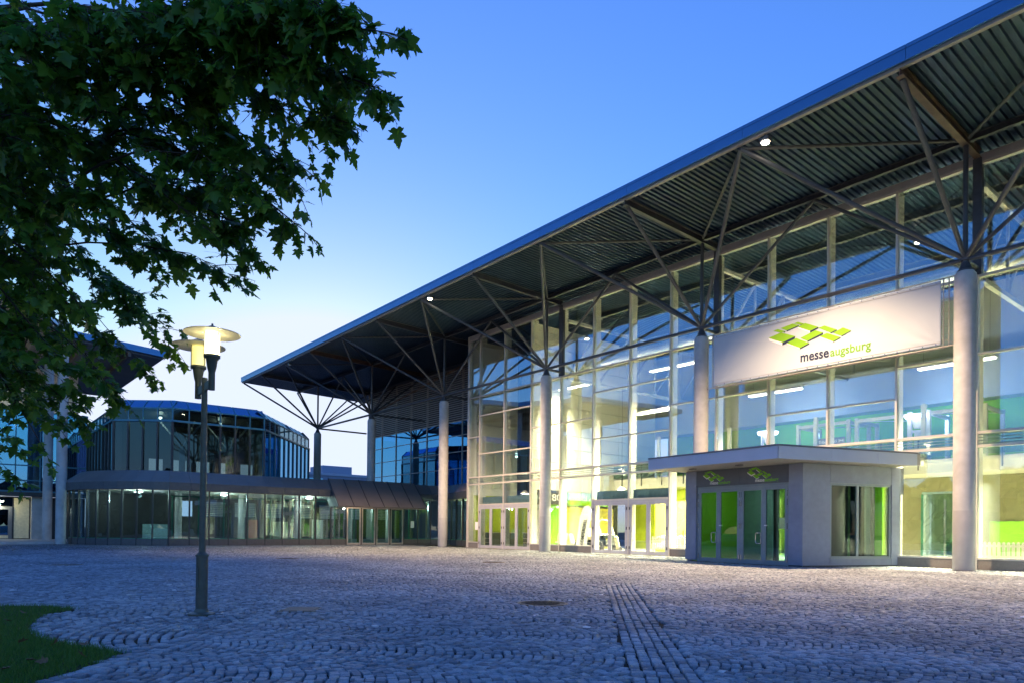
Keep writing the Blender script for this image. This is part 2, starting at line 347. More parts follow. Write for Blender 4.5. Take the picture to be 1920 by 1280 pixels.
# --- granite setts laid in segmental arcs
camx, camy = 8.144, -25.124
fwx, fwy, rx, ry = -0.7766, 0.6300, 0.6300, 0.7766
def setts():
    e = np.array([math.cos(R(47)), math.sin(R(47))]); nn = np.array([-e[1], e[0]])
    LW = 1.30; PW = 0.090; RR = 0.92
    X = []; Y = []; A = []; SA = []; SB = []
    nl = 34
    for lane in range(-6, nl):
        t0 = lane * LW
        ks = np.arange(-590, 455)
        nst = 15
        th = np.linspace(-1, 1, nst * 2 + 1)[1::2] * math.asin(LW / 2 / RR)
        kk, tt = np.meshgrid(ks, th, indexing='ij')
        tt = tt + rng.normal(0, 0.012, tt.shape) + rng.uniform(-0.05, 0.05, (len(ks), 1))
        sgn = 1
        s_ = kk * PW + (lane % 2) * 0.05 + sgn * (RR * np.cos(tt) - RR) + rng.normal(0, 0.006, tt.shape)
        t_ = t0 + RR * np.sin(tt)
        X.append((s_ * e[0] + t_ * nn[0]).ravel()); Y.append((s_ * e[1] + t_ * nn[1]).ravel())
        A.append((R(47) + 0 * kk + sgn * tt).ravel())
    x = np.concatenate(X) + 0.4; y = np.concatenate(Y) - 24.3; a = np.concatenate(A)
    n = len(x); sa = np.full(n, PW) ; sb = np.full(n, 0.128)
    # straight runner courses
    def runner(p, q, rows):
        p = np.array(p); q = np.array(q); L = np.linalg.norm(q - p); d = (q - p) / L; m_ = np.array([-d[1], d[0]])
        xs = []; ys = []
        for rw in range(rows):
            k = np.arange(int(L / 0.125)) * 0.125 + rng.uniform(0, 0.125)
            off = (rw - (rows - 1) / 2) * 0.105
            xs.append(p[0] + d[0] * k + m_[0] * off); ys.append(p[1] + d[1] * k + m_[1] * off)
        ang = math.atan2(d[1], d[0])
        xs = np.concatenate(xs); ys = np.concatenate(ys)
        return xs, ys, np.full(len(xs), ang), (p, d, m_, L, rows * 0.105 / 2)
    rs = [runner((-2.05, -13.9), (5.6, -21.7), 5), runner((2.6, -25.0), (-0.42, -22.19), 3), runner((-0.42, -22.19), (-1.2, -19.0), 2), runner((-1.2, -19.0), (-2.05, -13.9), 2)]
    keep = np.ones(n, bool)
    for xs, ys, ag, (p, d, m_, L, hw) in rs:
        u = (x - p[0]) * d[0] + (y - p[1]) * d[1]; v = (x - p[0]) * m_[0] + (y - p[1]) * m_[1]
        keep &= ~((u > -0.05) & (u < L + 0.05) & (np.abs(v) < hw + 0.025))
    # the rounded end by the lawn: arcs bulging towards the grass
    c = np.array([-0.9, -22.9]); 
    bulb = inpoly(x, y, [(-2.95, -23.65), (-2.44, -24.11), (-1.66, -24.34), (-1.03, -24.44), (-0.45, -24.41), (0.19, -24.27), (0.67, -24.07), (1.15, -23.89), (-0.42, -22.25), (-1.6, -22.35)])
    keep &= ~bulb
    bx_ = []; by_ = []; ba_ = []
    ax = np.array([-0.63, -0.776]); an = np.array([0.776, -0.63])   # arcs run towards the left of the plaza
    for k in range(44):
        for th in np.linspace(-1.2, 1.2, 42):
            th = th + rng.normal(0, 0.01)
            q = np.array([-0.35, -22.2]) + an * 0.62 + ax * (k * 0.115 - 3.1) + (ax * math.cos(th) + an * math.sin(th)) * 1.95
            bx_.append(q[0]); by_.append(q[1]); ba_.append(math.atan2(ax[1], ax[0]) + th)
    bx_ = np.array(bx_); by_ = np.array(by_); ba_ = np.array(ba_)
    kb = inpoly(bx_, by_, [(-2.95, -23.65), (-2.44, -24.11), (-1.66, -24.34), (-1.03, -24.44), (-0.45, -24.41), (0.19, -24.27), (0.67, -24.07), (1.15, -23.89), (-0.42, -22.25), (-1.6, -22.35)])
    x = np.concatenate([x[keep]] + [r_[0] for r_ in rs] + [bx_[kb]]); y = np.concatenate([y[keep]] + [r_[1] for r_ in rs] + [by_[kb]]); a = np.concatenate([a[keep]] + [r_[2] for r_ in rs] + [ba_[kb]])
    n = len(x); sa = np.full(n, PW); sb = np.full(n, 0.095); nr = sum(len(r_[0]) for r_ in rs)
    i0 = keep.sum(); sa[i0:i0 + nr] = 0.125; sb[i0:i0 + nr] = 0.105
    dx, dy = x - camx, y - camy
    dep = dx * fwx + dy * fwy; lat = dx * rx + dy * ry
    k = (dep > 2.6) & (dep < 62) & (np.abs(lat) < 0.80 * dep + 2.2) & (y < 1.05) & (x < 24)
    k &= ~((x < -36.95) & (y > -15.2)) & ~inpoly(x, y, [(-37, -14.9), (-38.0, -16.5), (-39.3, -17.8), (-40.8, -18.65), (-42.5, -19.15), (-43.5, -19.3), (-60, -19.3), (-60, 2), (-37, 2)])
    k &= ~inpoly(x, y, LAWN) & ~inpoly(x, y, [(-80, -17.2), (-43.6, -17.2), (-43.2, -19.5), (-42.95, -20.2), (-42.2, -24.5), (-41.5, -36), (-80, -36)])
    k &= ~inpoly(x, y, [(-9.25, 1.4), (-8.98, -2.45), (-3.82, -2.9), (-2.3, 1.4)])
    for ci in range(-1, 6): k &= ((x + 10 * ci) ** 2 + y ** 2) > 0.33 ** 2
    for mx_, my_, mr_ in ((0.07, -17.95, 0.40), (-1.38, -22.56, 0.19), (-11.33, -10.15, 0.42), (-17.14, -15.29, 0.42), (-15.48, -22.44, 0.42)): k &= ((x - mx_) ** 2 + (y - my_) ** 2) > mr_ ** 2
    k &= ~((np.abs((x + 1.2) * 0.63 + (y + 21.3) * 0.776) < 0.24) & (np.abs(-(x + 1.2) * 0.776 + (y + 21.3) * 0.63) < 0.26))
    return x[k], y[k], a[k], sa[k], sb[k], dep[k]
sx_, sy_, sa_, sl_, sw_, sdep = setts()
order = np.argsort(sdep + 0.35 * np.abs((sx_ - camx) * rx + (sy_ - camy) * ry))
inview = np.abs((sx_ - camx) * rx + (sy_ - camy) * ry) < 0.72 * sdep
near = order[(inview & (sdep > 5.05))[order]][:300]
isnear = np.zeros(len(sx_), bool); isnear[near] = True
def sett_verts(n, r_):
    """local corner rings of n setts: bottom ring, shoulder ring, top ring"""
    sg = np.array([(-1, -1), (1, -1), (1, 1), (-1, 1)], float)
    jit = r_.normal(0, 0.05, (n, 4, 2))
    base = sg[None] * 0.475 + jit
    return base
def build_mass():
    idx = np.where(~isnear)[0]; n = len(idx)
    base = sett_verts(n, rng)
    sc = np.stack([sl_[idx] * rng.uniform(0.76, 0.96, n), sw_[idx] * rng.uniform(0.76, 0.96, n)], -1)
    ca, sa2 = np.cos(sa_[idx]), np.sin(sa_[idx])
    dist = sdep[idx]
    def ring(k, z):
        p = base * k * sc[:, None, :]
        X = sx_[idx][:, None] + p[:, :, 0] * ca[:, None] - p[:, :, 1] * sa2[:, None]
        Y = sy_[idx][:, None] + p[:, :, 0] * sa2[:, None] + p[:, :, 1] * ca[:, None]
        return np.stack([X, Y, z], -1)
    farm = sdep[idx] > rng.uniform(20.0, 34.0, n); nrm_ = (~farm)
    h = rng.normal(0, 0.0035, (n, 1)); tl = rng.normal(0, 0.0025, (n, 4))
    b0 = ring(1.0, np.full((n, 4), -0.05)); b1 = ring(0.98, -0.010 + h + tl * 0.5); b2 = ring(0.87, 0.0 + h + tl)
    fV = ring(1.03, 0.0 + h + tl)[farm].reshape(-1, 3)
    b0, b1, b2 = b0[nrm_], b1[nrm_], b2[nrm_]; nn_ = int(nrm_.sum()); nfar = int(farm.sum())
    V = np.concatenate([np.concatenate([b0, b1, b2], 1).reshape(-1, 3), fV])
    q = []
    for lo in (0, 4):
        for c in range(4): q.append((lo + c, lo + (c + 1) % 4, lo + 4 + (c + 1) % 4, lo + 4 + c))
    q.append((8, 9, 10, 11)); q = np.array(q)
    F = np.concatenate([(q[None] + (np.arange(nn_) * 12)[:, None, None]).reshape(-1), nn_ * 12 + np.arange(nfar * 4)])
    me = bpy.data.meshes.new('setts'); me.vertices.add(len(V)); me.vertices.foreach_set('co', V.ravel())
    nf = len(q) * nn_ + nfar; me.loops.add(nf * 4); me.loops.foreach_set('vertex_index', F.astype(np.int32))
    me.polygons.add(nf); me.polygons.foreach_set('loop_start', np.arange(nf, dtype=np.int32) * 4); me.polygons.foreach_set('loop_total', np.full(nf, 4, np.int32))
    me.update(); me.validate()
    o = link('setts', me, 'sett_granite', pav); tag(o, kind='stuff')
    return n
n_setts = build_mass()
sett_meshes = []
for k in range(10):
    b = sett_verts(1, rng)[0]; mb = MB(); vs = []
    for kk, z in ((1.0, -0.05), (0.98, -0.010), (0.87, 0.0)):
        for c in range(4): vs.append((b[c][0] * kk, b[c][1] * kk, z + (rng.normal(0, 0.002) if z > -0.02 else 0)))
    f = []
    for lo in (0, 4):
        for c in range(4): f.append((lo + c, lo + (c + 1) % 4, lo + 4 + (c + 1) % 4, lo + 4 + c))
    f.append((8, 9, 10, 11)); mb.add(vs, f); me = mb.mesh('sett'); me.materials.append(MATS['sett_granite']); sett_meshes.append(me)
for i in near:
    link('sett', sett_meshes[rng.integers(10)], None, pav, loc=(sx_[i], sy_[i], rng.normal(0, 0.003)), rot=(rng.normal(0, 0.02), rng.normal(0, 0.02), sa_[i]), scale=(sl_[i] * rng.uniform(0.80, 0.97), sw_[i] * rng.uniform(0.80, 0.97), 1))
# --- grass blades
def grass():
    xs = rng.uniform(-9, 3.2, 400000); ys = rng.uniform(-28, -23.6, 400000)
    jx = rng.normal(0, 0.035, len(xs)); jy = rng.normal(0, 0.035, len(xs)); k = inpoly(xs, ys, LAWN); xs, ys = xs[k] + jx[k], ys[k] + jy[k]
    d = np.hypot(xs - camx, ys - camy); k = rng.uniform(0, 1, len(xs)) < np.clip(1.5 - d / 9, 0.12, 1); xs, ys = xs[k][:110000], ys[k][:110000]
    n = len(xs); an = rng.uniform(0, 6.28, n); hgt = rng.uniform(0.025, 0.065, n); w = rng.uniform(0.002, 0.004, n); le = rng.normal(0, 0.025, (n, 2))
    V = np.zeros((n, 3, 3))
    V[:, 0] = np.stack([xs - np.cos(an) * w, ys - np.sin(an) * w, np.full(n, -0.006)], -1); V[:, 1] = np.stack([xs + np.cos(an) * w, ys + np.sin(an) * w, np.full(n, -0.006)], -1)
    V[:, 2] = np.stack([xs + le[:, 0], ys + le[:, 1], hgt], -1)
    me = bpy.data.meshes.new('grass'); me.vertices.add(n * 3); me.vertices.foreach_set('co', V.ravel())
    me.loops.add(n * 3); me.loops.foreach_set('vertex_index', np.arange(n * 3, dtype=np.int32)); me.polygons.add(n)
    me.polygons.foreach_set('loop_start', np.arange(n, dtype=np.int32) * 3); me.polygons.foreach_set('loop_total', np.full(n, 3, np.int32)); me.update()
    o = link('grass', me, 'grass'); tag(o, 'short mown grass on the lawn beside the cobbles', 'grass', kind='stuff')
grass()

# ------------------------------------------------------------------ exhibition hall
hall = empty('exhibition_hall', (0, 0, 0), 'long glazed exhibition hall with overhanging corrugated roof on round concrete columns', 'building')
SL = -0.03
def rz(y, z): return z + SL * (y + 4.86)
XL, XR, YF, YB = -54.8, 14.0, -5.0, 14.6
mb = MB(); prof = []
x = XL + 0.06; P = 0.22; zt, zb = 14.07, 14.0
while x < XR - P:
    prof += [(x, zt), (x + P * 0.38, zt), (x + P * 0.5, zb), (x + P * 0.88, zb)]; x += P
vs = []; fs = []
for px, pz in prof: vs += [(px, YF + 0.04, rz(YF, pz)), (px, YB, rz(YB, pz))]
for i in range(len(prof) - 1): fs.append((2 * i, 2 * i + 2, 2 * i + 3, 2 * i + 1))
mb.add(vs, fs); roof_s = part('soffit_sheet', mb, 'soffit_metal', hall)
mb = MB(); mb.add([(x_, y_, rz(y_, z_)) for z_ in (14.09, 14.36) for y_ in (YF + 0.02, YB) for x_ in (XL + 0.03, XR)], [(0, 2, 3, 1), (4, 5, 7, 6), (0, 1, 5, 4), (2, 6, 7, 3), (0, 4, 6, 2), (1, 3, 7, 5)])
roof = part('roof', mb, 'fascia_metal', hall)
x = XL
while x < XR - 0.1:
    x1 = min(x + 5.0, XR)
    part('fascia_panel', MB().box(x + 0.006, x1 - 0.006, YF - 0.10, YF, 13.98, 14.40).box(x + 0.006, x1 - 0.006, YF - 0.115, YF - 0.10, 14.30, 14.40), 'fascia_metal', roof); x = x1
part('gutter_edge', MB().box(XL, XR, YF, YF + 0.14, 13.90, 13.99), 'roof_edge', roof)
part('end_fascia', MB().add([(x_, y_, rz(y_, z_)) for z_ in (13.98, 14.40) for y_ in (YF, YB) for x_ in (XL - 0.06, XL + 0.02)], [(0, 2, 3, 1), (4, 5, 7, 6), (0, 1, 5, 4), (2, 6, 7, 3), (0, 4, 6, 2), (1, 3, 7, 5)]), 'fascia_metal', roof)
def ibeam(mb, p, q, w, h, t=0.02):
    """I section, p and q on the top face centre line"""
    p = Vector(p); q = Vector(q)
    mb.bar(p - Vector((0, 0, t / 2)), q - Vector((0, 0, t / 2)), w, t)
    mb.bar(p - Vector((0, 0, h / 2)), q - Vector((0, 0, h / 2)), t, h - 2 * t)
    mb.bar(p - Vector((0, 0, h - t / 2)), q - Vector((0, 0, h - t / 2)), w, t)
    return mb
def y_end(i): return 1.2 if i < 3 else 5.0
for i in range(-1, 6):
    xx = -10.0 * i
    part('roof_beam', ibeam(MB(), (xx, -4.98, rz(-4.98, 13.99)), (xx, y_end(i), rz(y_end(i), 13.99)), 0.20, 0.30), 'steel_dark' if i not in (0, 4) else 'steel_rust', roof)
for yy, h, w in ((0.0, 0.22, 0.16),):
    for i in range(-1, 5):
        part('purlin', ibeam(MB(), (-10 * i - 0.11, yy, rz(yy, 13.985)), (-10 * i - 9.89, yy, rz(yy, 13.985)), w, h), 'steel_dark', roof)
    part('purlin', ibeam(MB(), (-50.11, yy, rz(yy, 13.985)), (-54.7, yy, rz(yy, 13.985)), w, h), 'steel_dark', roof)
for i in range(3, 5):
    part('purlin', ibeam(MB(), (-10 * i - 0.11, 4.86, rz(4.86, 13.985)), (-10 * i - 9.89, 4.86, rz(4.86, 13.985)), 0.16, 0.22), 'steel_dark', roof)
for i in range(-1, 5):
    m_ = (-10 * i - 5, -4.86, 13.82)
    for s in (0, 1):
        part('brace', MB().tube(m_, (-10 * i - 10 * s + (-0.12 if s == 0 else 0.12), -0.1, 13.72), 0.055, 8), 'steel_dark', roof, smooth=40)
# columns, each with its fan of struts
HZ = 9.91
shaft = MB().lathe([(0.31, 0), (0.31, 9.40), (0.285, 9.44), (0.245, 9.50)], 36).mesh('column', 35)
coat = MB().lathe([(0.3115, 0), (0.3135, 0.005), (0.3135, 1.90), (0.3115, 1.905)], 36).mesh('coating', 35)
neck = MB().lathe([(0.245, 9.50), (0.245, 9.53), (0.20, 9.56), (0.12, 9.78), (0.10, 9.80), (0.10, 10.02)], 20).mesh('neck', 35)
for me_, mn in ((shaft, 'concrete'), (coat, 'concrete_coated'), (neck, 'steel_dark')): me_.materials.append(MATS[mn])
cols = {}
for i in range(-1, 6):
    xx = -10.0 * i
    c = link('column', shaft, None, hall, loc=(xx, 0, -0.03 if False else 0.0)); cols[i] = c
    link('coating', coat, None, c); link('neck', neck, None, c)
    ends = [(xx, -4.80, 13.68), (xx - 5, -4.86, 13.80), (xx + 5, -4.86, 13.80), (xx, 0.0, 13.54), (xx - 5, 0, 13.62), (xx + 5, 0, 13.62)]
    if i == 5: ends[1] = (-54.7, -4.86, 13.9); ends[4] = (-54.6, 0, 13.62)
    if i >= 4: ends += [(xx, 4.7, 13.45), (xx + 5, 4.86, 13.5), (xx - (5 if i == 4 else 4.6), 4.86, 13.5)]
    if i == 3: ends += [(xx - 5, 4.86, 13.5)]
    for k, e_ in enumerate(ends):
        d = (Vector(e_) - Vector((xx, 0, HZ))).normalized()
        part('strut', MB().tube(Vector((xx, 0, HZ)) + d * 0.13, e_, 0.075 if k < 4 else 0.065, 12), 'steel_dark' if not (i == 4 and k == 7) else 'steel_rust', c, smooth=40)
    part('base_joint', MB().lathe([(0.345, -0.03), (0.345, 0.006), (0.314, 0.012), (0.314, -0.02)], 36, (xx, 0, 0)), 'dark_grey', c)
    part('hub_plate', MB().prism([(xx + 0.17 * math.cos(t), 0.17 * math.sin(t), HZ - 0.05) for t in np.linspace(0, 6.283, 9)[:-1]], (0, 0, 0.06)), 'steel_dark', c)
    ye = y_end(i)
    part('wall_tie', MB().tube((xx, 0.12, HZ - 0.03), (xx, ye - 0.05 if i < 3 else 4.7, HZ - 0.03), 0.07, 12), 'steel_dark', c, smooth=40)
    if i < 5: part('tie_tube', MB().tube((xx - 0.12, 0, HZ - 0.02), (xx - 9.88, 0, HZ - 0.02), 0.075, 12), 'steel_dark', c, smooth=40)
# glass facade
FY = 1.14
MX = [-28.65, -27.5] + [-25 + 2.5 * k for k in range(16)]
DOOR = {(-27.5, -25.0), (-25.0, -22.5), (-17.5, -15.0), (-15.0, -12.5)}
mull = MB().box(-0.035, 0.035, -0.10, 0.02, 0, 13.35).mesh('mullion'); mull.materials.append(MATS['aluminium'])
fin = MB().box(-0.04, 0.04, 0.03, 0.42, 0, 13.35).mesh('mullion_fin'); fin.materials.append(MATS['mullion_white'])
for x in MX:
    o = link('mullion', mull, None, hall, loc=(x, FY, 0)); link('mullion_fin', fin, None, o)
for i in range(-1, 3):
    part('steel_post', MB().box(-10 * i - 0.13, -10 * i + 0.13, FY - 0.115, FY + 0.10, 9.66, 13.5), 'steel_dark', hall)
part('corner_post', MB().box(-28.78, -28.69, FY - 0.12, FY + 0.3, 0, 13.6), 'aluminium', hall)
part('head_beam', MB().box(-28.7, 13.4, FY - 0.09, FY + 0.3, 13.36, 13.62), 'louvre_grey', hall)
part('head_trim', MB().box(-28.7, 13.4, FY - 0.07, FY - 0.02, 13.28, 13.355), 'aluminium', hall)
def transom(x0, x1, z, h=0.07):
    part('transom', MB().box(x0 + 0.037, x1 - 0.037, FY - 0.08, FY + 0.10, z - h / 2, z + h / 2), 'aluminium', hall)
def pane(x0, x1, z0, z1, name='pane', mt='facade_glass', par=None):
    a = rng.normal(0, 0.0016); b_ = rng.normal(0, 0.0016)
    o = part(name, MB().box(x0 + 0.036, x1 - 0.036, FY - 0.012, FY + 0.012, z0 + 0.03, z1 - 0.03), mt, par or hall)
    me = o.data; cx_, cz_ = (x0 + x1) / 2, (z0 + z1) / 2
    for v in me.vertices: v.co.y += (v.co.x - cx_) * a + (v.co.z - cz_) * b_
for x0, x1 in zip(MX[:-1], MX[1:]):
    isd = (x0, x1) in DOOR
    pat = isd or (-7.6 < x0 < -2.6)
    lv = [4.05, 4.5] + ([5.95, 8.37] if pat else [7.07]) + [9.62]
    if isd:
        zs = [2.75] + lv + [13.32]
    else:
        zs = [0.36] + lv + [13.32]
    for z in zs[:-1]: transom(x0, x1, z, 0.085 if z in (9.62, 4.05, 4.5) else 0.06)
    for z0, z1 in zip(zs[:-1], zs[1:]):
        pane(x0, x1, z0, z1)
        if (z0, z1) == (4.05, 4.5):
            for k in range(4):
                z = 4.125 + k * 0.1
                part('louvre', MB().bar((x0 + 0.05, FY - 0.045, z), (x1 - 0.05, FY - 0.045, z), 0.05, 0.022), 'louvre_teal', hall)
    if not isd and not (-9.0 < x0 < -5.0):
        part('plinth', MB().box(x0 + 0.005, x1 - 0.005, FY - 0.06, FY + 0.12, -0.05, 0.325), 'granite', hall)
    if isd:
        d = part('door', MB().box(x0 + 0.04, x1 - 0.04, FY - 0.09, FY + 0.03, 2.60, 2.71).box(x0 + 0.04, x0 + 0.10, FY - 0.09, FY + 0.03, 0.0, 2.60).box(x1 - 0.10, x1 - 0.04, FY - 0.09, FY + 0.03, 0, 2.60), 'door_frame', hall)
        w2 = (x1 - x0 - 0.2) / 2
        for s in (0, 1):
            a0 = x0 + 0.10 + s * w2 + 0.004; a1 = a0 + w2 - 0.008
            part('door_leaf', MB().box(a0, a1, FY - 0.075, FY - 0.015, 2.46, 2.595).box(a0, a1, FY - 0.075, FY - 0.015, 0.02, 0.19).box(a0, a0 + 0.115, FY - 0.075, FY - 0.015, 0.19, 2.46).box(a1 - 0.115, a1, FY - 0.075, FY - 0.015, 0.19, 2.46), 'door_frame', d)
            part('door_pane', MB().box(a0 + 0.115, a1 - 0.115, FY - 0.052, FY - 0.036, 0.19, 2.46), 'facade_glass', d)
            hx = a0 - 0.01 if s == 0 else a1 + 0.01
            for hz in (0.35, 1.30, 2.28): part('hinge', MB().tube((hx, FY - 0.105, hz - 0.07), (hx, FY - 0.105, hz + 0.07), 0.022, 8), 'black_plastic', d)
        part('air_curtain', MB().box(x0 + 0.15, x1 - 0.06, FY + 0.12, FY + 0.55, 2.78, 3.22), 'teal_panel', d)
# recessed louvred wall at the far end
LY = 5.0
lw = part('louvre_wall', MB().box(-50.0, -28.7, LY + 0.12, LY + 0.25, 9.35, 13.62), 'louvre_back', hall)
slat = MB().add([(x_, y_, z_) for x_ in (-50.15, -28.75) for y_, z_ in ((-0.05, 0.0), (0.06, 0.045), (0.06, 0.055), (-0.05, 0.012))], [(0, 1, 2, 3), (7, 6, 5, 4), (0, 4, 5, 1), (1, 5, 6, 2), (2, 6, 7, 3), (3, 7, 4, 0)]).mesh('slat')
slat.materials.append(MATS['louvre_grey'])
slat2 = MB().box(-50.15, -28.75, -0.06, 0.05, -0.045, 0.0).mesh('slat'); slat2.materials.append(MATS['louvre_grey'])
for k in range(25): link('slat', slat2, None, lw, loc=(0, LY, 9.45 + k * 0.168))
lvz = [0.4, 4.5, 5.8, 7.07, 8.3, 9.40]
lx = [-50 + 2.5 * k for k in range(9)] + [-28.72]
for x in lx: part('mullion', MB().box(x - 0.035, x + 0.035, LY - 0.07, LY + 0.08, 0, 13.6), 'light_frame', hall)
for x0, x1 in zip(lx[:-1], lx[1:]):
    for z0, z1 in zip(lvz[1:-1], lvz[2:]):
        part('transom', MB().box(x0 + 0.036, x1 - 0.036, LY - 0.04, LY + 0.06, z1 - 0.03, z1 + 0.03), 'louvre_grey', hall)
        part('pane', MB().box(x0 + 0.036, x1 - 0.036, LY - 0.01, LY + 0.01, z0 + 0.03, z1 - 0.03), 'blue_glass', hall)
part('back_room_wall', MB().box(-50, -28.7, 8.2, 8.4, 0, 13.4), 'far_wall', hall)
part('end_wall', MB().box(-50.1, -49.95, LY + 0.1, YB, 0, 9.4), 'louvre_back', hall)
part('return_wall', MB().box(-28.72, -28.62, FY + 0.32, LY + 0.1, 3.42, 13.45), 'mullion_white', hall); part('lime_return_wall', MB().box(-28.72, -28.60, FY + 0.32, LY + 0.1, 0, 3.40), 'lime_wall', hall)
# ------------------------------------------------------------------ inside the hall
part('hall_floor', MB().box(-28.6, 14, FY + 0.13, 14.5, -0.05, 0.03), 'hall_floor', hall)
wx = -23.0
z = 3.55
while z < 13.3:
    z1 = min(z + 0.86, 13.4)
    for y0, y1 in ((1.75, 5.4), (5.4, 9.1), (9.1, 12.8)):
        part('wall_panel', MB().box(wx - 0.1, wx, y0 + 0.008, y1 - 0.008, z + 0.018, z1 - 0.018), 'white_wall', hall)
    z = z1
part('inner_wall', MB().box(wx - 0.25, wx - 0.11, 1.7, 12.85, 3.5, 13.4), 'grey_wall', hall)
part('back_wall', MB().box(-28.6, 14, 14.2, 14.4, 7.75, 13.45), 'grey_wall', hall)
part('bulkhead', MB().box(wx, 14, 13.2, 14.2, 7.7, 9.9), 'grey_wall', hall)
part('green_gallery_wall', MB().box(wx, 14, 14.19, 14.39, 4.5, 7.74), 'green_wall', hall)
part('gallery', MB().box(wx + 0.02, 14, 8.7, 14.18, 3.85, 4.48), 'white_wall', hall)
part('gallery_lip', MB().box(wx + 0.02, 14, 8.62, 8.70, 4.28, 4.46), 'white_wall', hall)
part('lime_back_wall', MB().box(-23.2, -7.0, 11.0, 11.2, 0.03, 3.84), 'lime_wall', hall)
part('olive_back_wall', MB().box(-7.0, 14, 11.0, 11.2, 0.03, 3.84), 'olive_wall', hall)
part('green_dado', MB().box(-2.5, 14, 10.85, 10.98, 0.03, 1.75), 'green_wall', hall)
part('yellow_screen', MB().box(-18.5, -10.5, 7.4, 7.5, 0.03, 2.9), 'yellow_wall', hall)
part('yellow_screen', MB().box(-23.1, -22.95, 4.3, 8.6, 0.03, 2.6), 'yellow_wall', hall)
part('lime_side_wall', MB().box(-28.5, -23.3, 5.6, 5.75, 0.03, 3.6), 'lime_wall', hall)
part('cream_side_wall', MB().box(-28.55, -23.3, 9.2, 9.4, 0.03, 13.4), 'white_wall', hall)
part('pier', MB().box(-23.35, -22.9, 1.75, 2.2, 0.03, 3.55), 'concrete_dark', hall)
part('pier', MB().box(-23.3, -22.9, 4.0, 4.28, 0.03, 3.5), 'dark_grey', hall)
part('pier', MB().box(-23.3, -22.9, 8.62, 8.95, 0.03, 3.5), 'dark_grey', hall)
part('green_screen', MB().box(-23.2, -23.05, 2.25, 4.0, 0.03, 2.7), 'green_wall', hall)
for k in range(15):
    part('stair_tread', MB().box(-12.0 - k * 0.3, -11.66 - k * 0.3, 7.6, 8.6, 0.25 + k * 0.28, 0.30 + k * 0.28), 'concrete', hall)
for y in (7.55, 8.6): part('stair_stringer', MB().bar((-11.5, y, 0.15), (-16.4, y, 4.4), 0.06, 0.26), 'white_paint', hall); part('stair_rail', MB().bar((-11.5, y, 1.1), (-16.4, y, 5.35), 0.05, 0.05), 'white_paint', hall)
for k, x in enumerate((-19.5, -14.5, -9.5, -4.5, 0.5, 5.5)):
    part('gallery_post', MB().box(x - 0.09, x + 0.09, 8.8, 8.98, 4.48, 7.0) if k >= 0 else MB(), 'white_paint', hall)
for x in np.arange(-22.2, 13, 1.6):
    part('railing_post', MB().box(x - 0.025, x + 0.025, 8.56, 8.61, 4.0, 5.45), 'dark_grey', hall)
part('railing_glass', MB().box(-22.9, 13.9, 8.54, 8.555, 4.55, 5.35), 'door_glass', hall)
part('handrail', MB().tube((-22.9, 8.58, 5.47), (13.9, 8.58, 5.47), 0.025, 8), 'steel_bright', hall)
for i in range(-1, 3):
    xx = -10.0 * i; mb = MB()
    tr = part('roof_truss', MB().box(xx - 0.08, xx + 0.08, 1.5, 14.1, 9.52, 9.68), 'truss_paint', hall)
    part('top_chord', MB().box(xx - 0.08, xx + 0.08, 1.5, 14.1, 12.7, 12.86), 'truss_paint', tr)
    ys = [1.6, 4.1, 6.6, 9.1, 11.6, 14.0]
    for a, b_ in zip(ys[:-1], ys[1:]):
        part('web_member', MB().bar((xx, a, 9.7), (xx, b_, 12.7), 0.09, 0.09, (1, 0, 0)), 'truss_paint', tr)
        part('web_member', MB().bar((xx, b_, 9.68), (xx, b_, 12.7), 0.09, 0.09, (1, 0, 0)), 'truss_paint', tr)
for yy in (4.1, 9.1):
    part('ceiling_purlin', ibeam(MB(), (-28.4, yy, rz(yy, 13.98)), (13.8, yy, rz(yy, 13.98)), 0.18, 0.3), 'ceiling_dark', hall)
# ventilation duct
duct = empty('ventilation_duct', (-8, 5.2, 11.3), 'long round silver ventilation duct under the hall roof behind the upper glass', 'duct')
for k in range(8):
    x0 = -27.8 + k * 5; part('duct_section', MB().tube((x0 + 0.02, 5.2, 11.3), (x0 + 4.98, 5.2, 11.3), 0.48, 28), 'duct_metal', duct, smooth=40)
    part('flange', MB().tube((x0 - 0.03, 5.2, 11.3), (x0 + 0.018, 5.2, 11.3), 0.52, 28), 'duct_metal', duct, smooth=40)
# pendant strip lights
def strip(x0, x1, y, z, label, energy):
    t = empty('strip_light', ((x0 + x1) / 2, y, z), label, 'ceiling light', 'strip lights hanging in the hall')
    part('housing', MB().box(x0, x1, y - 0.14, y + 0.14, z + 0.03, z + 0.12), 'white_paint', t)
    part('diffuser', MB().box(x0 + 0.03, x1 - 0.03, y - 0.12, y + 0.12, z - 0.02, z + 0.028), 'tube_glow', t)
    for xx in (x0 + 0.2, x1 - 0.2): part('hanger_wire', MB().tube((xx, y, z + 0.12), (xx, y, 12.9), 0.006, 5), 'dark_grey', t)
    light('strip_lamp', 'AREA', ((x0 + x1) / 2, y, z - 0.04), energy, (1.0, 0.88, 0.55), t, (0, 0, -1), shape='RECTANGLE', size=x1 - x0, size_y=0.25, spread=R(105))
EN = 3600
strip(-22.7, -20.3, 3.5, 9.60, 'bright strip light in front of the white panelled inner wall', EN * 0.42)
strip(-15.7, -12.9, 3.5, 9.52, 'bright strip light behind glass, just above and left of the second round column', EN)
strip(-17.1, -14.7, 4.0, 7.5, 'lower bright strip light left of the column beside the banner', EN * 1.5)
strip(-10.2, -7.6, 4.0, 7.5, 'bright strip light below the white banner near its lower edge', EN * 1.5)
strip(-2.9, -0.3, 4.0, 7.5, 'bright strip light passing behind the large right-hand column', EN * 1.5)
strip(4.6, 7.2, 4.0, 7.5, 'strip light beyond the right edge of the glass front', EN * 1.5)
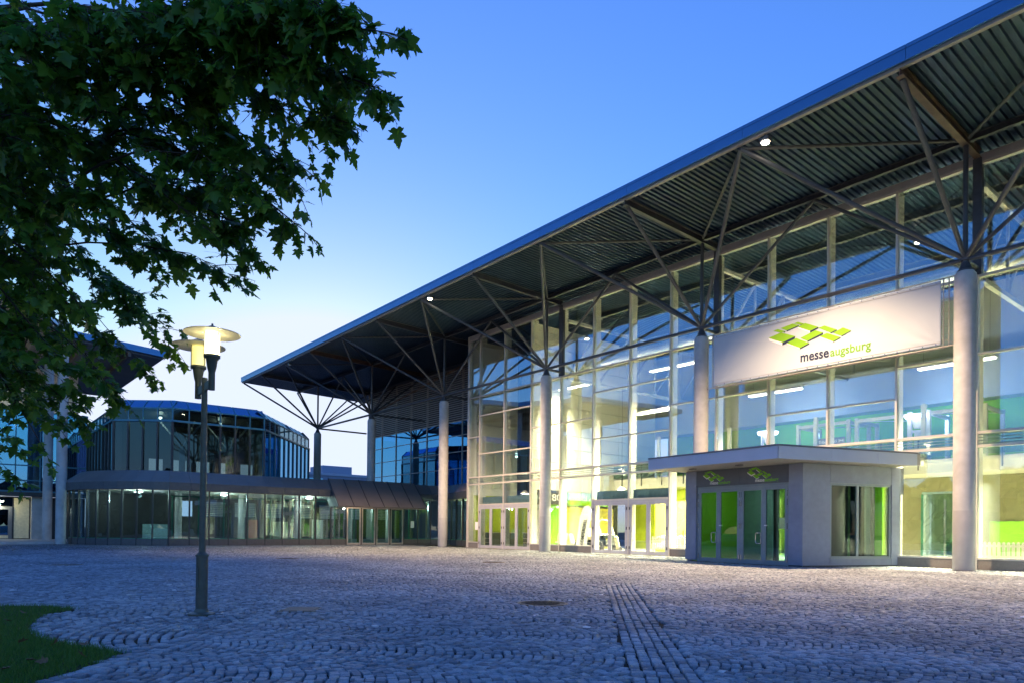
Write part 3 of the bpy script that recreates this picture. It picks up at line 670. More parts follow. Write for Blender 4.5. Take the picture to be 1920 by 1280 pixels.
# warm spots on the balustrade line just behind the glass
for x, lb_ in ((-25.2, 'small warm spotlight behind glass above the leftmost glass doors'), (-20.9, 'warm spotlight behind glass beside the middle concrete column'), (-16.0, 'warm spotlight above the second pair of glass doors'), (-1.7, 'warm spotlight behind louvres just left of the right-hand column')):
    t = empty('wall_spotlight', (x, 1.75, 4.15), lb_, 'spotlight', 'warm spotlights behind the louvre band')
    part('spot_body', MB().tube((x, 1.75, 4.16), (x, 1.75, 4.32), 0.05, 12), 'white_paint', t, smooth=40)
    part('bulb', MB().lathe([(0.01, -0.05), (0.04, -0.03), (0.045, 0.0), (0.03, 0.01)], 12, (x, 1.75, 4.15)), 'warm_glow', t, smooth=60)
    part('bracket', MB().bar((x, 1.75, 4.3), (x, 1.40, 4.3), 0.04, 0.03), 'white_paint', t)
    light('spot_lamp', 'POINT', (x, 1.75, 4.02), 45, (1.0, 0.78, 0.46), t, shadow_soft_size=0.06)
# ground-floor ceiling lights under the gallery
for x, y, lb_ in ((-20.0, 9.8, 'flat ceiling light under the gallery near the white inner wall'), (-14.0, 9.8, 'flat ceiling light under the gallery above the yellow screen'), (-8.0, 9.8, 'flat ceiling light under the gallery behind the entrance pavilion'), (1.0, 9.8, 'flat ceiling light under the gallery at the far right')):
    t = empty('ceiling_light', (x, y, 3.84), lb_, 'ceiling light', 'lights under the gallery')
    part('frame', MB().box(x - 0.45, x + 0.45, y - 0.2, y + 0.2, 3.80, 3.845), 'white_paint', t); part('diffuser', MB().box(x - 0.4, x + 0.4, y - 0.16, y + 0.16, 3.785, 3.799), 'tube_glow', t)
    light('gallery_lamp', 'AREA', (x, y, 3.76), 95 if x < -1 else 50, (1.0, 0.95, 0.7), t, (0, 0, -1), shape='RECTANGLE', size=0.8, size_y=0.4)
for x, y, lb_ in ((-26.0, 3.6, 'round lamp lighting the lime counter area behind the left doors'), (-19.0, 5.0, 'round lamp above the golf cart display'), (-13.8, 5.0, 'round lamp above the white chairs and picket fence')):
    t = empty('pendant_lamp', (x, y, 3.5), lb_, 'ceiling light', 'round lamps on the ground floor')
    part('shade', MB().lathe([(0.05, 0.2), (0.1, 0.18), (0.28, 0.0), (0.27, 0.0), (0.09, 0.16)], 20, (x, y, 3.5)), 'white_paint', t, smooth=40)
    part('bulb', MB().lathe([(0.02, 0.02), (0.07, 0.05), (0.08, 0.1), (0.03, 0.15)], 12, (x, y, 3.48)), 'tube_glow', t, smooth=60)
    part('cable', MB().tube((x, y, 3.7), (x, y, 9.6), 0.008, 5), 'dark_grey', t)
    light('pendant_bulb', 'POINT', (x, y, 3.40), 50 if x > -25 else 190, (1.0, 0.95, 0.66), t, shadow_soft_size=0.2)
# bluish stage heads on the gallery
for x, lb_ in ((-12.4, 'bluish white stage light on the gallery left of the white frames'), (-4.9, 'bluish white stage light on the gallery between two white frames')):
    t = empty('stage_light', (x, 9.3, 6.2), lb_, 'stage light', 'stage lights on the gallery')
    part('yoke', MB().box(x - 0.35, x - 0.28, 9.2, 9.4, 5.9, 6.5).box(x + 0.28, x + 0.35, 9.2, 9.4, 5.9, 6.5).box(x - 0.35, x + 0.35, 9.2, 9.4, 5.8, 5.9), 'white_paint', t)
    part('lamp_head', MB().lathe([(0.16, -0.2), (0.2, 0.0), (0.26, 0.25)], 20, (x, 9.3, 6.2)), 'white_paint', t, smooth=40)
    part('lens', MB().lathe([(0.5, 0.0), (0.55, 0.14), (0.2, 0.16)], 20, (x, 9.3, 6.46)), 'blue_glow', t, smooth=40)
    part('stand', MB().tube((x, 9.3, 4.48), (x, 9.3, 5.8), 0.14, 12), 'white_paint', t)
    light('stage_lamp', 'SPOT', (x, 9.6, 6.7), 1300, (0.40, 0.62, 1.0), t, (0.25, 1, 0.02), spot_size=R(110), spot_blend=0.8, shadow_soft_size=0.3)
# white booth frames on the gallery
for x0, x1, lb_ in ((-10.6, -8.0, 'white steel booth frame on the gallery above the pavilion, leftmost'), (-7.6, -5.2, 'white steel booth frame on the gallery above the pavilion, middle'), (-4.4, -2.2, 'white steel booth frame on the gallery next to the right-hand column')):
    t = empty('booth_frame', ((x0 + x1) / 2, 9.2, 4.48), lb_, 'frame', 'white booth frames on the gallery')
    for xx in (x0, x1):
        for yy in (9.2, 11.4): part('post', MB().box(xx - 0.08, xx + 0.08, yy - 0.08, yy + 0.08, 4.48, 6.75), 'white_paint', t)
    part('beam', MB().box(x0 + 0.08, x1 - 0.08, 9.13, 9.27, 6.55, 6.69), 'white_paint', t)
    for xx in (x0, x1): part('beam', MB().box(xx - 0.07, xx + 0.07, 9.28, 11.32, 6.55, 6.69), 'white_paint', t)
    part('tie_rod', MB().tube((x0, 9.3, 6.6), (x1, 11.3, 6.6), 0.02, 6), 'white_paint', t)
# hanging signs
def sign(name, origin, ex, w, h, mt, label, texts, cat='sign'):
    """origin: lower-left corner of the face, ex: reading direction"""
    ex = Vector(ex).normalized(); nrm = ex.cross(Vector((0, 0, 1)))
    t = empty(name, origin, label, cat)
    o = Vector(origin)
    part('board', MB().prism([o, o + ex * w, o + ex * w + Vector((0, 0, h)), o + Vector((0, 0, h))], -nrm * 0.05), mt, t)
    for txt, x0, z0, tw, th, tm, bold in texts:
        place(text_mesh(txt, tw, th, bold), 'lettering', tm, t, o + ex * x0 + Vector((0, 0, z0)) + nrm * 0.006, ex, (0, 0, 1))
    return t
sign('hanging_sign', (-22.8, 1.9, 2.72), (0, 1, 0), 2.0, 0.85, 'dark_grey', 'dark sign with white outlined 80 beside the middle concrete column', [('80', 1.15, 0.22, 0.75, 0.42, 'print_white', 0.0), ('60', 0.1, 0.22, 0.7, 0.36, 'print_white', 0.0)])
t = sign('hanging_sign', (-22.8, 4.35, 2.70), (0, 1, 0), 3.6, 0.80, 'sky_print', 'blue and green Golf-Lounge sign above the golf cart', [('Golf-Lounge', 0.25, 0.24, 3.1, 0.36, 'print_white', 0.01)])
part('meadow_print', MB().box(-22.795, -22.785, 4.36, 7.94, 2.705, 3.02), 'print_green', t)
sign('direction_sign', (-9.2, 8.5, 5.48), (1, 0, 0), 1.35, 0.36, 'dark_grey', 'dark direction sign reading Tribüne Block 3+4 above the pavilion roof', [('Tribüne Block 3+4', 0.06, 0.11, 1.22, 0.15, 'print_white', 0.0)])
sign('direction_sign', (-19.4, 8.5, 4.75), (1, 0, 0), 1.0, 0.34, 'dark_grey', 'dark direction sign reading Tribüne Block left of the pavilion roof', [('Tribüne Block', 0.06, 0.11, 0.86, 0.15, 'print_white', 0.0)])
# picket fences
def fence(x0, x1, y, label):
    t = empty('picket_fence', (x0, y, 0.03), label, 'fence', 'white picket fences inside the hall')
    for z in (0.42, 0.78): part('rail', MB().box(x0, x1, y + 0.012, y + 0.035, z - 0.035, z + 0.035), 'white_paint', t)
    me = MB().prism([(-0.045, -0.010, 0.28), (0.045, -0.010, 0.28), (0.045, -0.010, 0.86), (0.03, -0.010, 0.90), (0, -0.010, 0.915), (-0.03, -0.010, 0.90), (-0.045, -0.010, 0.86)], (0, 0.02, 0)).mesh('picket'); me.materials.append(MATS['white_paint'])
    x = x0 + 0.06
    while x < x1:
        link('picket', me, None, t, loc=(x - x0, 0, -0.03)); x += 0.135
    for xx in (x0 + 0.1, x1 - 0.1): part('foot', MB().box(xx - 0.04, xx + 0.04, y - 0.15, y + 0.25, 0.03, 0.09).box(xx - 0.03, xx + 0.03, y + 0.037, y + 0.07, 0.09, 0.8), 'white_paint', t)
fence(-14.3, -10.6, 2.0, 'white picket fence behind the glass doors left of the pavilion')
fence(-0.9, 3.5, 2.0, 'white picket fence behind the glass to the right of the right-hand column')
# --- golf cart
def golf_cart(cx, cy):
    t = empty('golf_cart', (cx, cy, 0.03), 'black golf cart with curved white roof bars behind the glass beside the doors', 'golf cart')
    M = Matrix.Translation((cx, cy, 0.03))
    def p_(name, mb, mt, par=t, smooth=None): mb.M = M; return part(name, mb, mt, par, smooth)
    side = [(-1.15, 0.35), (-1.18, 0.62), (-1.0, 0.80), (-0.55, 0.86), (-0.25, 0.78), (-0.15, 0.42), (0.55, 0.40), (0.72, 0.85), (0.95, 0.90), (1.18, 0.72), (1.2, 0.36), (0.9, 0.26), (-0.9, 0.26)]
    mb = MB().prism([(x, -0.55, z) for x, z in side], (0, 1.1, 0)); p_('body', mb, 'car_black')
    for x in (-0.78, 0.78):
        for y in (-0.60, 0.60):
            w_ = p_('wheel', MB().tube((x, y - 0.11, 0.30), (x, y + 0.11, 0.30), 0.30, 24), 'tyre', smooth=40)
            yy = y + (0.115 if y > 0 else -0.115)
            mb = MB().tube((x, yy - 0.004, 0.30), (x, yy + 0.004, 0.30), 0.10, 16)
            for k in range(6):
                a = k * math.pi / 3; mb.bar((x, yy, 0.30), (x + 0.19 * math.cos(a), yy, 0.30 + 0.19 * math.sin(a)), 0.05, 0.02, (0, 1, 0))
            p_('rim', mb, 'steel_bright', w_)
    for y in (-0.52, 0.52):
        pts = [(-0.55, y, 0.84), (-0.62, y, 1.3), (-0.48, y, 1.62), (-0.1, y, 1.76), (0.35, y, 1.70), (0.62, y, 1.35), (0.82, y, 0.90)]
        p_('roof_bar', MB().path(pts, [0.04] * 7, 10), 'white_paint', smooth=60)
        p_('roof_bar', MB().path([(-0.25, y, 0.8), (-0.12, y, 1.0), (-0.35, y, 1.35), (-0.55, y, 1.45)], [0.035] * 4, 10), 'white_paint', smooth=60)
    p_('seat', MB().box(-0.5, 0.05, -0.48, 0.48, 0.62, 0.80).box(-0.52, -0.38, -0.48, 0.48, 0.80, 1.28), 'cream_panel')
    p_('dashboard', MB().box(0.52, 0.75, -0.5, 0.5, 0.80, 0.98), 'white_paint')
    p_('steering_wheel', MB().tube((0.40, -0.2, 1.02), (0.43, -0.2, 1.05), 0.17, 18), 'black_plastic')
    for y, x in ((-0.2, -0.95), (0.2, -1.0)):
        p_('golf_bag', MB().tube((x, y, 0.8), (x - 0.18, y, 1.5), 0.12, 12), 'dark_grey', smooth=40)
        for k in range(3): p_('golf_club', MB().tube((x - 0.12, y + 0.05 * k, 1.3), (x - 0.32 - 0.04 * k, y + 0.06 * k, 1.95), 0.008, 5).box(x - 0.42 - 0.04 * k, x - 0.32 - 0.04 * k, y + 0.06 * k - 0.02, y + 0.06 * k + 0.02, 1.93, 1.99), 'steel_bright')
golf_cart(-19.2, 3.2)
# feather flag leaning in front of the cart
fl = empty('feather_flag', (-19.3, 2.1, 0.03), 'white feather flag with black upright KOMPERDELL lettering beside the golf cart', 'flag')
ex = Vector((0.8, 0.6, 0)).normalized(); lean = Vector((0.12, 0.09, 1)).normalized(); o0 = Vector((-19.35, 2.05, 0.25))
pts = [(-0.27, 0.0), (0.33, 0.0), (0.33, 1.85), (0.27, 2.15), (0.10, 2.32), (-0.10, 2.30), (-0.22, 2.1), (-0.27, 1.7)]
nf = ex.cross(Vector((0, 0, 1)))
part('cloth', MB().prism([o0 + ex * a + lean * b_ for a, b_ in pts], -nf * 0.012), 'white_paint', fl)
part('pole', MB().path([o0 + ex * -0.29 + Vector((0, 0, -0.2)), o0 + ex * -0.29 + lean * 1.7, o0 + ex * -0.24 + lean * 2.12, o0 + ex * -0.10 + lean * 2.33], [0.014, 0.012, 0.01, 0.008], 8), 'steel_bright', fl, smooth=60)
part('base', MB().lathe([(0.26, 0.0), (0.25, 0.03), (0.05, 0.06), (0.03, 0.14)], 20, tuple(o0 + ex * -0.29 + Vector((0, 0, -0.22)))), 'black_plastic', fl, smooth=40)
place(text_mesh('KOMPERDELL', 1.45, 0.19, 0.012), 'lettering', 'print_black', fl, o0 + ex * 0.14 + lean * 0.12 + nf * 0.008, lean, -ex)
# counters, chairs, rack
def counter(x0, x1, y0, y1, label):
    t = empty('counter', ((x0 + x1) / 2, y0, 0.03), label, 'counter', 'reception counters')
    part('body', MB().box(x0, x1, y0, y1, 0.03, 0.95), 'olive_wall', t); part('top', MB().box(x0 - 0.04, x1 + 0.04, y0 - 0.06, y1 + 0.04, 0.951, 1.0), 'cream_panel', t)
    for z in (0.30, 0.58): part('shelf_strip', MB().box(x0 + 0.02, x1 - 0.02, y0 - 0.03, y0 - 0.002, z, z + 0.05), 'cream_panel', t)
counter(-28.45, -27.7, 2.2, 4.4, 'dark striped reception counter seen through the leftmost glass doors')
counter(-27.3, -25.2, 4.6, 5.2, 'dark striped counter seen through the second pair of leaves of the left doors')
part_x = None
def chair(x, y, rot, label):
    t = empty('lounge_chair', (x, y, 0.03), label, 'chair', 'white lounge chairs in the hall'); t.rotation_euler = (0, 0, rot)
    def q(name, mb, mt, sm=None):
        me = mb.mesh(name, sm); return link(name, me, mt, t)
    q('seat', MB().prism([(-0.3, -0.3, 0.36), (0.3, -0.3, 0.36), (0.3, -0.3, 0.46), (-0.3, -0.3, 0.42)], (0, 0.6, 0)), 'white_paint')
    q('backrest', MB().prism([(-0.3, -0.3, 0.40), (-0.22, -0.3, 0.42), (-0.36, -0.3, 0.95), (-0.44, -0.3, 0.93)], (0, 0.6, 0)), 'white_paint')
    for sx in (-0.25, 0.25):
        for sy in (-0.25, 0.25): q('leg', MB().tube((sx, sy, 0), (sx * 0.9, sy * 0.9, 0.37), 0.018, 8), 'steel_bright')
chair(-21.0, 3.4, 0.5, 'white lounge chair just right of the middle concrete column')
chair(-22.2, 3.3, 2.6, 'white lounge chair just left of the middle concrete column')
sf = empty('sofa', (-15.8, 5.6, 0.03), 'low white sofa behind the second pair of glass doors', 'sofa')
part('seat', MB().box(-16.9, -14.6, 5.3, 6.0, 0.28, 0.5), 'white_paint', sf); part('backrest', MB().box(-16.9, -14.6, 6.0, 6.2, 0.28, 0.95), 'white_paint', sf); part('plinth', MB().box(-16.8, -14.7, 5.35, 6.15, 0.03, 0.28), 'lime_wall', sf)
rk = empty('display_rack', (-13.3, 3.4, 0.03), 'black display rack with red box behind the picket fence near the doors', 'rack')
for x in (-14.3, -13.3, -12.3):
    for y in (3.2, 3.7): part('upright', MB().box(x - 0.025, x + 0.025, y - 0.025, y + 0.025, 0.03, 1.2), 'black_plastic', rk)
for z in (0.5, 0.85, 1.18): part('shelf', MB().box(-14.3, -12.3, 3.23, 3.67, z, z + 0.03), 'black_plastic', rk)
part('diagonal', MB().bar((-14.28, 3.2, 0.55), (-13.32, 3.2, 1.15), 0.03, 0.03), 'black_plastic', rk)
bx = empty('storage_box', (-13.8, 3.0, 0.53), 'red storage box beside the black display rack', 'box')
part('tub', MB().box(-14.1, -13.5, 2.85, 3.15, 0.03, 0.42), 'red_paint', bx); part('lid', MB().box(-14.13, -13.47, 2.82, 3.18, 0.421, 0.47), 'dark_grey', bx)
pt = empty('push_trolley', (-17.2, 2.6, 0.03), 'golf push trolley parked in front of the sofa', 'trolley')
for x in (-17.4, -17.0): part('wheel', MB().tube((x - 0.02, 2.7, 0.17), (x + 0.02, 2.7, 0.17), 0.14, 16), 'tyre', pt, smooth=40)
part('frame', MB().path([(-17.2, 2.9, 0.2), (-17.2, 2.65, 0.6), (-17.25, 2.45, 1.0), (-17.1, 2.35, 1.08)], [0.02] * 4, 8), 'steel_bright', pt, smooth=60)
part('bag', MB().tube((-17.2, 2.78, 0.2), (-17.2, 2.58, 0.85), 0.11, 12), 'cream_panel', pt, smooth=40)
vest = empty('glass_vestibule', (-1.2, 3.2, 0.03), 'glass draught lobby with green tinted edges between pavilion and right-hand column', 'vestibule')
for x in (-2.2, -0.95): part('post', MB().box(x - 0.03, x + 0.03, 2.57, 2.63, 0.03, 2.6), 'green_frame', vest)
part('head', MB().box(-2.2, -0.95, 2.57, 2.63, 2.61, 2.68), 'teal_panel', vest)
part('pane', MB().box(-2.17, -0.98, 2.59, 2.605, 0.05, 2.6), 'teal_glass', vest); part('pane', MB().box(-0.96, -0.945, 2.64, 4.6, 0.05, 2.6), 'teal_glass', vest)
part('door_bar', MB().box(-1.45, -1.40, 2.52, 2.565, 0.1, 2.4), 'steel_bright', vest)
pl = empty('potted_plant', (-1.9, 4.4, 0.03), 'dark potted plant behind the glass lobby beside the pavilion', 'plant')
part('pot', MB().lathe([(0.16, 0), (0.2, 0.35), (0.18, 0.35)], 16, (-1.9, 4.4, 0.03)), 'dark_grey', pl, smooth=40)
mb = MB()
for k in range(60):
    a = rng.uniform(0, 6.28); l_ = rng.uniform(0.3, 0.7); zz = rng.uniform(0.3, 0.9); d = Vector((math.cos(a), math.sin(a), 0)); c0 = Vector((-1.9, 4.4, zz)); tip = c0 + d * l_ * 0.7 + Vector((0, 0, 0.3 - 0.4 * l_)); sd = Vector((-d.y, d.x, 0)) * 0.05
    mid = (c0 + tip) / 2 + Vector((0, 0, 0.08)); mb.add([c0, mid + sd, tip, mid - sd], [(0, 1, 2), (0, 2, 3)])
part('foliage', mb, 'plant_green', pl)

# ------------------------------------------------------------------ floodlights under the eave
for x, on, lb_ in ((-5.0, 1, 'lit floodlight under the roof edge above the white banner'), (-25.0, 1, 'lit floodlight under the roof edge above the fourth column'), (-45.0, 0, 'unlit floodlight under the far tip of the roof'), (13.0, 1, 'lit floodlight under the roof edge beyond the right edge of the picture')):
    t = empty('floodlight', (x + 0.9, -4.88, 13.75), lb_, 'floodlight', 'floodlights under the eave')
    part('housing', MB().box(x + 0.75, x + 1.05, -4.98, -4.76, 13.66, 13.78), 'dark_grey', t); part('lens', MB().lathe([(0.12, 0.0), (0.13, 0.03), (0.11, 0.035)], 16, (x + 0.9, -4.88, 13.62)), 'flood_glow' if on else 'print_white', t)
    part('bracket', MB().box(x + 0.87, x + 0.93, -4.91, -4.85, 13.781, 13.89), 'steel_dark', t)
    if on: light('flood_lamp', 'SPOT', (x + 0.9, -4.88, 13.50), 24500, (1.0, 0.66, 0.36), t, (0, 0.03, -1), spot_size=R(111), spot_blend=1.0, shadow_soft_size=0.10)

# ------------------------------------------------------------------ banner on its lattice frame
LT = [[(-6.824, 8.809), (-6.305, 8.911), (-5.715, 8.649), (-6.241, 8.517)], [(-6.063, 8.462), (-5.675, 8.571), (-5.153, 8.278), (-5.525, 8.167)], [(-5.518, 8.538), (-4.919, 8.697), (-4.614, 8.55), (-5.226, 8.371)], [(-5.619, 8.98), (-5.327, 9.064), (-4.802, 8.8), (-5.133, 8.72)], [(-6.322, 9.082), (-5.818, 9.15), (-5.57, 9.034), (-6.067, 8.936)], [(-5.768, 9.149), (-5.621, 9.176), (-5.385, 9.063), (-5.522, 9.037)], [(-6.632, 9.044), (-6.425, 9.071), (-6.117, 8.919), (-6.295, 8.895)], [(-4.802, 8.763), (-4.57, 8.794), (-4.103, 8.548), (-4.338, 8.482)], [(-4.753, 8.433), (-4.475, 8.502), (-3.967, 8.247), (-4.245, 8.148)], [(-4.247, 8.453), (-3.881, 8.575), (-3.59, 8.401), (-3.941, 8.286)]]
LN = [[(-6.241, 8.517), (-5.715, 8.649), (-5.739, 8.546), (-6.24, 8.403)], [(-5.525, 8.167), (-5.153, 8.278), (-5.153, 8.232), (-5.524, 8.115)], [(-5.226, 8.371), (-4.614, 8.55), (-4.623, 8.474), (-5.226, 8.325)], [(-5.133, 8.72), (-4.802, 8.8), (-4.802, 8.74), (-5.123, 8.649)], [(-6.067, 8.936), (-5.57, 9.034), (-5.57, 8.997), (-6.067, 8.889)], [(-5.522, 9.037), (-5.385, 9.063), (-5.385, 9.044), (-5.507, 9.02)], [(-4.338, 8.482), (-4.103, 8.548), (-4.103, 8.512), (-4.338, 8.445)], [(-4.245, 8.148), (-3.967, 8.247), (-3.967, 8.215), (-4.245, 8.112)], [(-3.941, 8.286), (-3.59, 8.401), (-3.59, 8.374), (-3.932, 8.253)], [(-6.193, 8.911), (-6.117, 8.919), (-6.117, 8.885), (-6.178, 8.875)]]
LW_ = [[(-6.824, 8.809), (-6.241, 8.517), (-6.24, 8.403), (-6.786, 8.69)], [(-5.619, 8.98), (-5.133, 8.72), (-5.123, 8.649), (-5.594, 8.913)], [(-6.063, 8.462), (-5.525, 8.167), (-5.524, 8.125), (-6.053, 8.422)], [(-4.753, 8.433), (-4.245, 8.148), (-4.245, 8.116), (-4.743, 8.4)]]
ban = empty('banner', (-5.0, -0.02, 7.3), 'wide white cloth banner with green messe augsburg logo hung between two columns', 'banner')
bx0, bx1, bz0, bz1 = -9.37, -0.68, 7.30, 9.41
def wob(x, z):
    e = min(x - bx0, bx1 - x, z - bz0, bz1 - z)
    k = min(1, max(0, e / 0.25))
    w = 0.010 * math.sin(x * 1.3 + z) + 0.006 * math.sin(3.1 * x - 2.2 * z)
    for cx_, cz_, sx in ((bx1, bz0, -1), (bx0, bz0, 1)):
        d = math.hypot(x - cx_, z - cz_); a = math.atan2(z - cz_, (x - cx_) * sx)
        w += 0.016 * math.exp(-d / 0.9) * math.sin(a * 16)
    return w * (0.3 + 0.7 * k)
mb = MB(); NX, NZ = 150, 40; vs = []
for j in range(NZ + 1):
    for i in range(NX + 1):
        x = bx0 + (bx1 - bx0) * i / NX; z = bz0 + (bz1 - bz0) * j / NZ; vs.append((x, -0.03 + wob(x, z), z))
mb.add(vs, [(j * (NX + 1) + i, j * (NX + 1) + i + 1, (j + 1) * (NX + 1) + i + 1, (j + 1) * (NX + 1) + i) for j in range(NZ) for i in range(NX)])
cl = part('cloth', mb, 'banner_cloth', ban, smooth=60)
so = cl.modifiers.new('thickness', 'SOLIDIFY'); so.thickness = 0.004; so.offset = 1
def decal(polys, mt, par, mapf, off, name):
    mb = MB()
    for p in polys:
        # subdivide so the print follows the cloth
        n = 8
        a, b_, c, d = [np.array(q) for q in p]
        vs = []
        for j in range(n + 1):
            for i in range(n + 1):
                u, v = i / n, j / n
                q = (a * (1 - u) + b_ * u) * (1 - v) + (d * (1 - u) + c * u) * v; vs.append(mapf(q[0], q[1], off))
        mb.add(vs, [(j * (n + 1) + i, j * (n + 1) + i + 1, (j + 1) * (n + 1) + i + 1, (j + 1) * (n + 1) + i) for j in range(n) for i in range(n)])
    return part(name, mb, mt, par)
mapb = lambda x, z, off: (x, -0.036 + wob(x, z) - off, z)
decal(LT, 'print_green', cl, mapb, 0.003, 'logo_tiles'); decal(LN, 'print_navy', cl, mapb, 0.0025, 'logo_edges'); decal(LW_, 'print_white', cl, mapb, 0.002, 'logo_sides')
for txt, x0, w, mt, bold in (('messe', -5.49, 1.09, 'print_navy', 0.02), ('augsburg', -4.35, 1.46, 'text_green', 0.012)):
    me = text_mesh(txt, w, None, bold, 0.0005)
    ys = max(v.co.y for v in me.vertices); h_t = 0.245 if txt == 'messe' else 0.30
    for v in me.vertices: v.co.y *= h_t / ys
    o = place(me, 'lettering', mt, cl, (x0, -0.04, 7.63), (1, 0, 0), (0, 0, 1))
    T = Vector(ban.location)
    for v in me.vertices: v.co.y += wob(v.co.x + T.x, v.co.z + T.z) - 0.001
for z in (bz1 + 0.05, bz0 - 0.06): part('frame_tube', MB().tube((-9.69, 0.0, z), (-0.31, 0.0, z), 0.024, 8), 'roof_edge', ban, smooth=40)
part('frame_tube', MB().tube((-9.4, 0.16, bz0 - 0.06), (-0.6, 0.16, bz0 - 0.06), 0.02, 8), 'roof_edge', ban, smooth=40)
part('frame_tube', MB().tube((-9.4, 0.02, bz0 + 0.17), (-0.6, 0.02, bz0 + 0.17), 0.016, 8), 'roof_edge', ban, smooth=40)
for xx in np.linspace(bx0 + 0.15, bx1 - 0.15, 22):
    for zz_ in (bz0 + 0.05, bz1 - 0.05): part('eyelet', MB().tube((xx, -0.045, zz_), (xx, -0.030, zz_), 0.02, 8), 'steel_bright', cl)
for zz_ in (bz0 + 0.10, bz1 - 0.10): part('hem_seam', MB().box(bx0 + 0.02, bx1 - 0.02, -0.043, -0.036, zz_ - 0.006, zz_ + 0.006), 'canopy_soffit', cl)
k = 0; x = -9.3
while x < -0.8:
    part('lattice', MB().tube((x, 0.02, bz0 - 0.06), (x + 0.35, 0.02, bz0 + 0.17), 0.011, 6).tube((x + 0.35, 0.02, bz0 + 0.17), (x + 0.7, 0.02, bz0 - 0.06), 0.011, 6), 'roof_edge', ban); x += 0.7
for xx in (bx0 - 0.06, bx1 + 0.06, bx1 + 0.22): part('frame_upright', MB().tube((xx, 0.0, bz0 - 0.06), (xx, 0.0, bz1 + 0.05), 0.02, 8), 'roof_edge', ban, smooth=40)
for z in np.linspace(bz0 + 0.1, bz1 - 0.1, 9): part('lacing', MB().tube((bx1 - 0.02, -0.01, z), (bx1 + 0.2, 0, z), 0.006, 5), 'roof_edge', ban)
# ------------------------------------------------------------------ entrance pavilion
P1 = Vector((-3.85, -2.84, 0)); fd = Vector((0.508, -0.043, 0)).normalized(); fn = Vector((fd.y, -fd.x, 0))   # fn points out to the plaza
rd_ = Vector((math.cos(R(70)), math.sin(R(70)), 0)); rn = Vector((rd_.y, -rd_.x, 0))
pavi = empty('entrance_pavilion', tuple(P1), 'small grey panelled entrance pavilion with flat overhanging roof and glass doors', 'pavilion')
def frame4(o, ex, ey):
    M4 = Matrix.Identity(4)
    for i in range(3): M4[i][0] = ex[i]; M4[i][1] = ey[i]; M4[i][3] = o[i]
    return M4
MF = frame4(P1, fd, -fn)     # local x along the front (negative to the left), y inwards
MR = frame4(P1, rd_, -rn)    # local x along the right flank, y inwards
def pf(name, mb, mt, par=pavi, M=MF, smooth=None): mb.M = M; return part(name, mb, mt, par, smooth)
g_ = 0.008
# panels of the door front
pf('wall_panel', MB().box(-5.12, -4.58 - g_, 0, 0.12, 0.06, 3.50), 'panel_grey')
pf('wall_panel', MB().box(-0.54 + g_, -0.004, 0, 0.12, 0.0, 3.50), 'panel_grey')
h1 = pf('header_panel', MB().box(-4.58, -2.56 - g_, 0, 0.12, 2.885, 3.50), 'panel_dark')
h2 = pf('header_panel', MB().box(-2.56 + g_, -0.54, 0, 0.12, 2.885, 3.50), 'panel_dark')
pf('wall_panel', MB().box(-5.12, -5.0, 0.125, 3.4, 0.0, 3.50), 'panel_grey')
# right flank
pf('wall_panel', MB().box(0.0, 1.16 - g_, 0, 0.12, 0.0, 3.50), 'panel_grey', M=MR)
pf('wall_panel', MB().box(1.16 + g_, 3.88 - g_, 0, 0.12, 2.875, 3.50), 'panel_grey', M=MR)
pf('wall_panel', MB().box(3.88 + g_, 4.30, 0, 0.12, 0.0, 3.50), 'panel_grey', M=MR)
pf('wall_panel', MB().box(1.16 + g_, 3.88 - g_, 0, 0.12, 0.0, 0.27), 'panel_grey', M=MR)
wn = pf('window', MB().box(1.17, 3.87, 0.03, 0.10, 0.28, 0.36).box(1.17, 3.87, 0.03, 0.10, 2.79, 2.87).box(1.17, 1.24, 0.03, 0.10, 0.36, 2.79).box(3.80, 3.87, 0.03, 0.10, 0.36, 2.79).box(2.33, 2.43, 0.03, 0.10, 0.36, 2.79), 'frame_grey', M=MR)
pf('pane', MB().box(1.24, 2.33, 0.06, 0.075, 0.36, 2.79), 'door_glass', wn, MR); pf('pane', MB().box(2.43, 3.80, 0.06, 0.075, 0.36, 2.79), 'door_glass', wn, MR)
pf('sill', MB().box(1.14, 3.90, -0.05, 0.028, 0.275, 0.305), 'frame_grey', wn, MR)
pf('base_flashing', MB().box(-0.53, -0.006, -0.006, -0.001, 0.0, 0.05), 'dark_grey'); pf('base_flashing', MB().box(0.006, 4.28, -0.006, -0.001, 0.0, 0.05), 'dark_grey', M=MR)
# doors: two pairs of leaves
fr = pf('door', MB().box(-4.575, -0.545, 0.07, 0.15, 2.79, 2.88).box(-4.575, -4.50, 0.07, 0.15, 0, 2.79).box(-0.62, -0.545, 0.07, 0.15, 0, 2.79).box(-2.60, -2.52, 0.07, 0.15, 0, 2.79), 'frame_grey')
for a0, a1, hs in ((-4.50, -3.555, 1), (-3.555, -2.60, -1), (-2.52, -1.575, 1), (-1.575, -0.62, -1)):
    lf = pf('door_leaf', MB().box(a0 + 0.004, a1 - 0.004, 0.06, 0.125, 2.66, 2.785).box(a0 + 0.004, a1 - 0.004, 0.06, 0.125, 0.015, 0.17).box(a0 + 0.004, a0 + 0.10, 0.06, 0.125, 0.17, 2.66).box(a1 - 0.10, a1 - 0.004, 0.06, 0.125, 0.17, 2.66), 'frame_grey', fr)
    pf('door_pane', MB().box(a0 + 0.10, a1 - 0.10, 0.085, 0.098, 0.17, 2.66), 'door_glass', fr)
    hx = a0 if hs == 1 else a1
    for z0, z1 in ((2.42, 2.62), (2.10, 2.32), (1.28, 1.48), (0.12, 0.34)): pf('hinge', MB().tube((hx, 0.045, z0), (hx, 0.045, z1), 0.016, 8), 'steel_bright', fr)
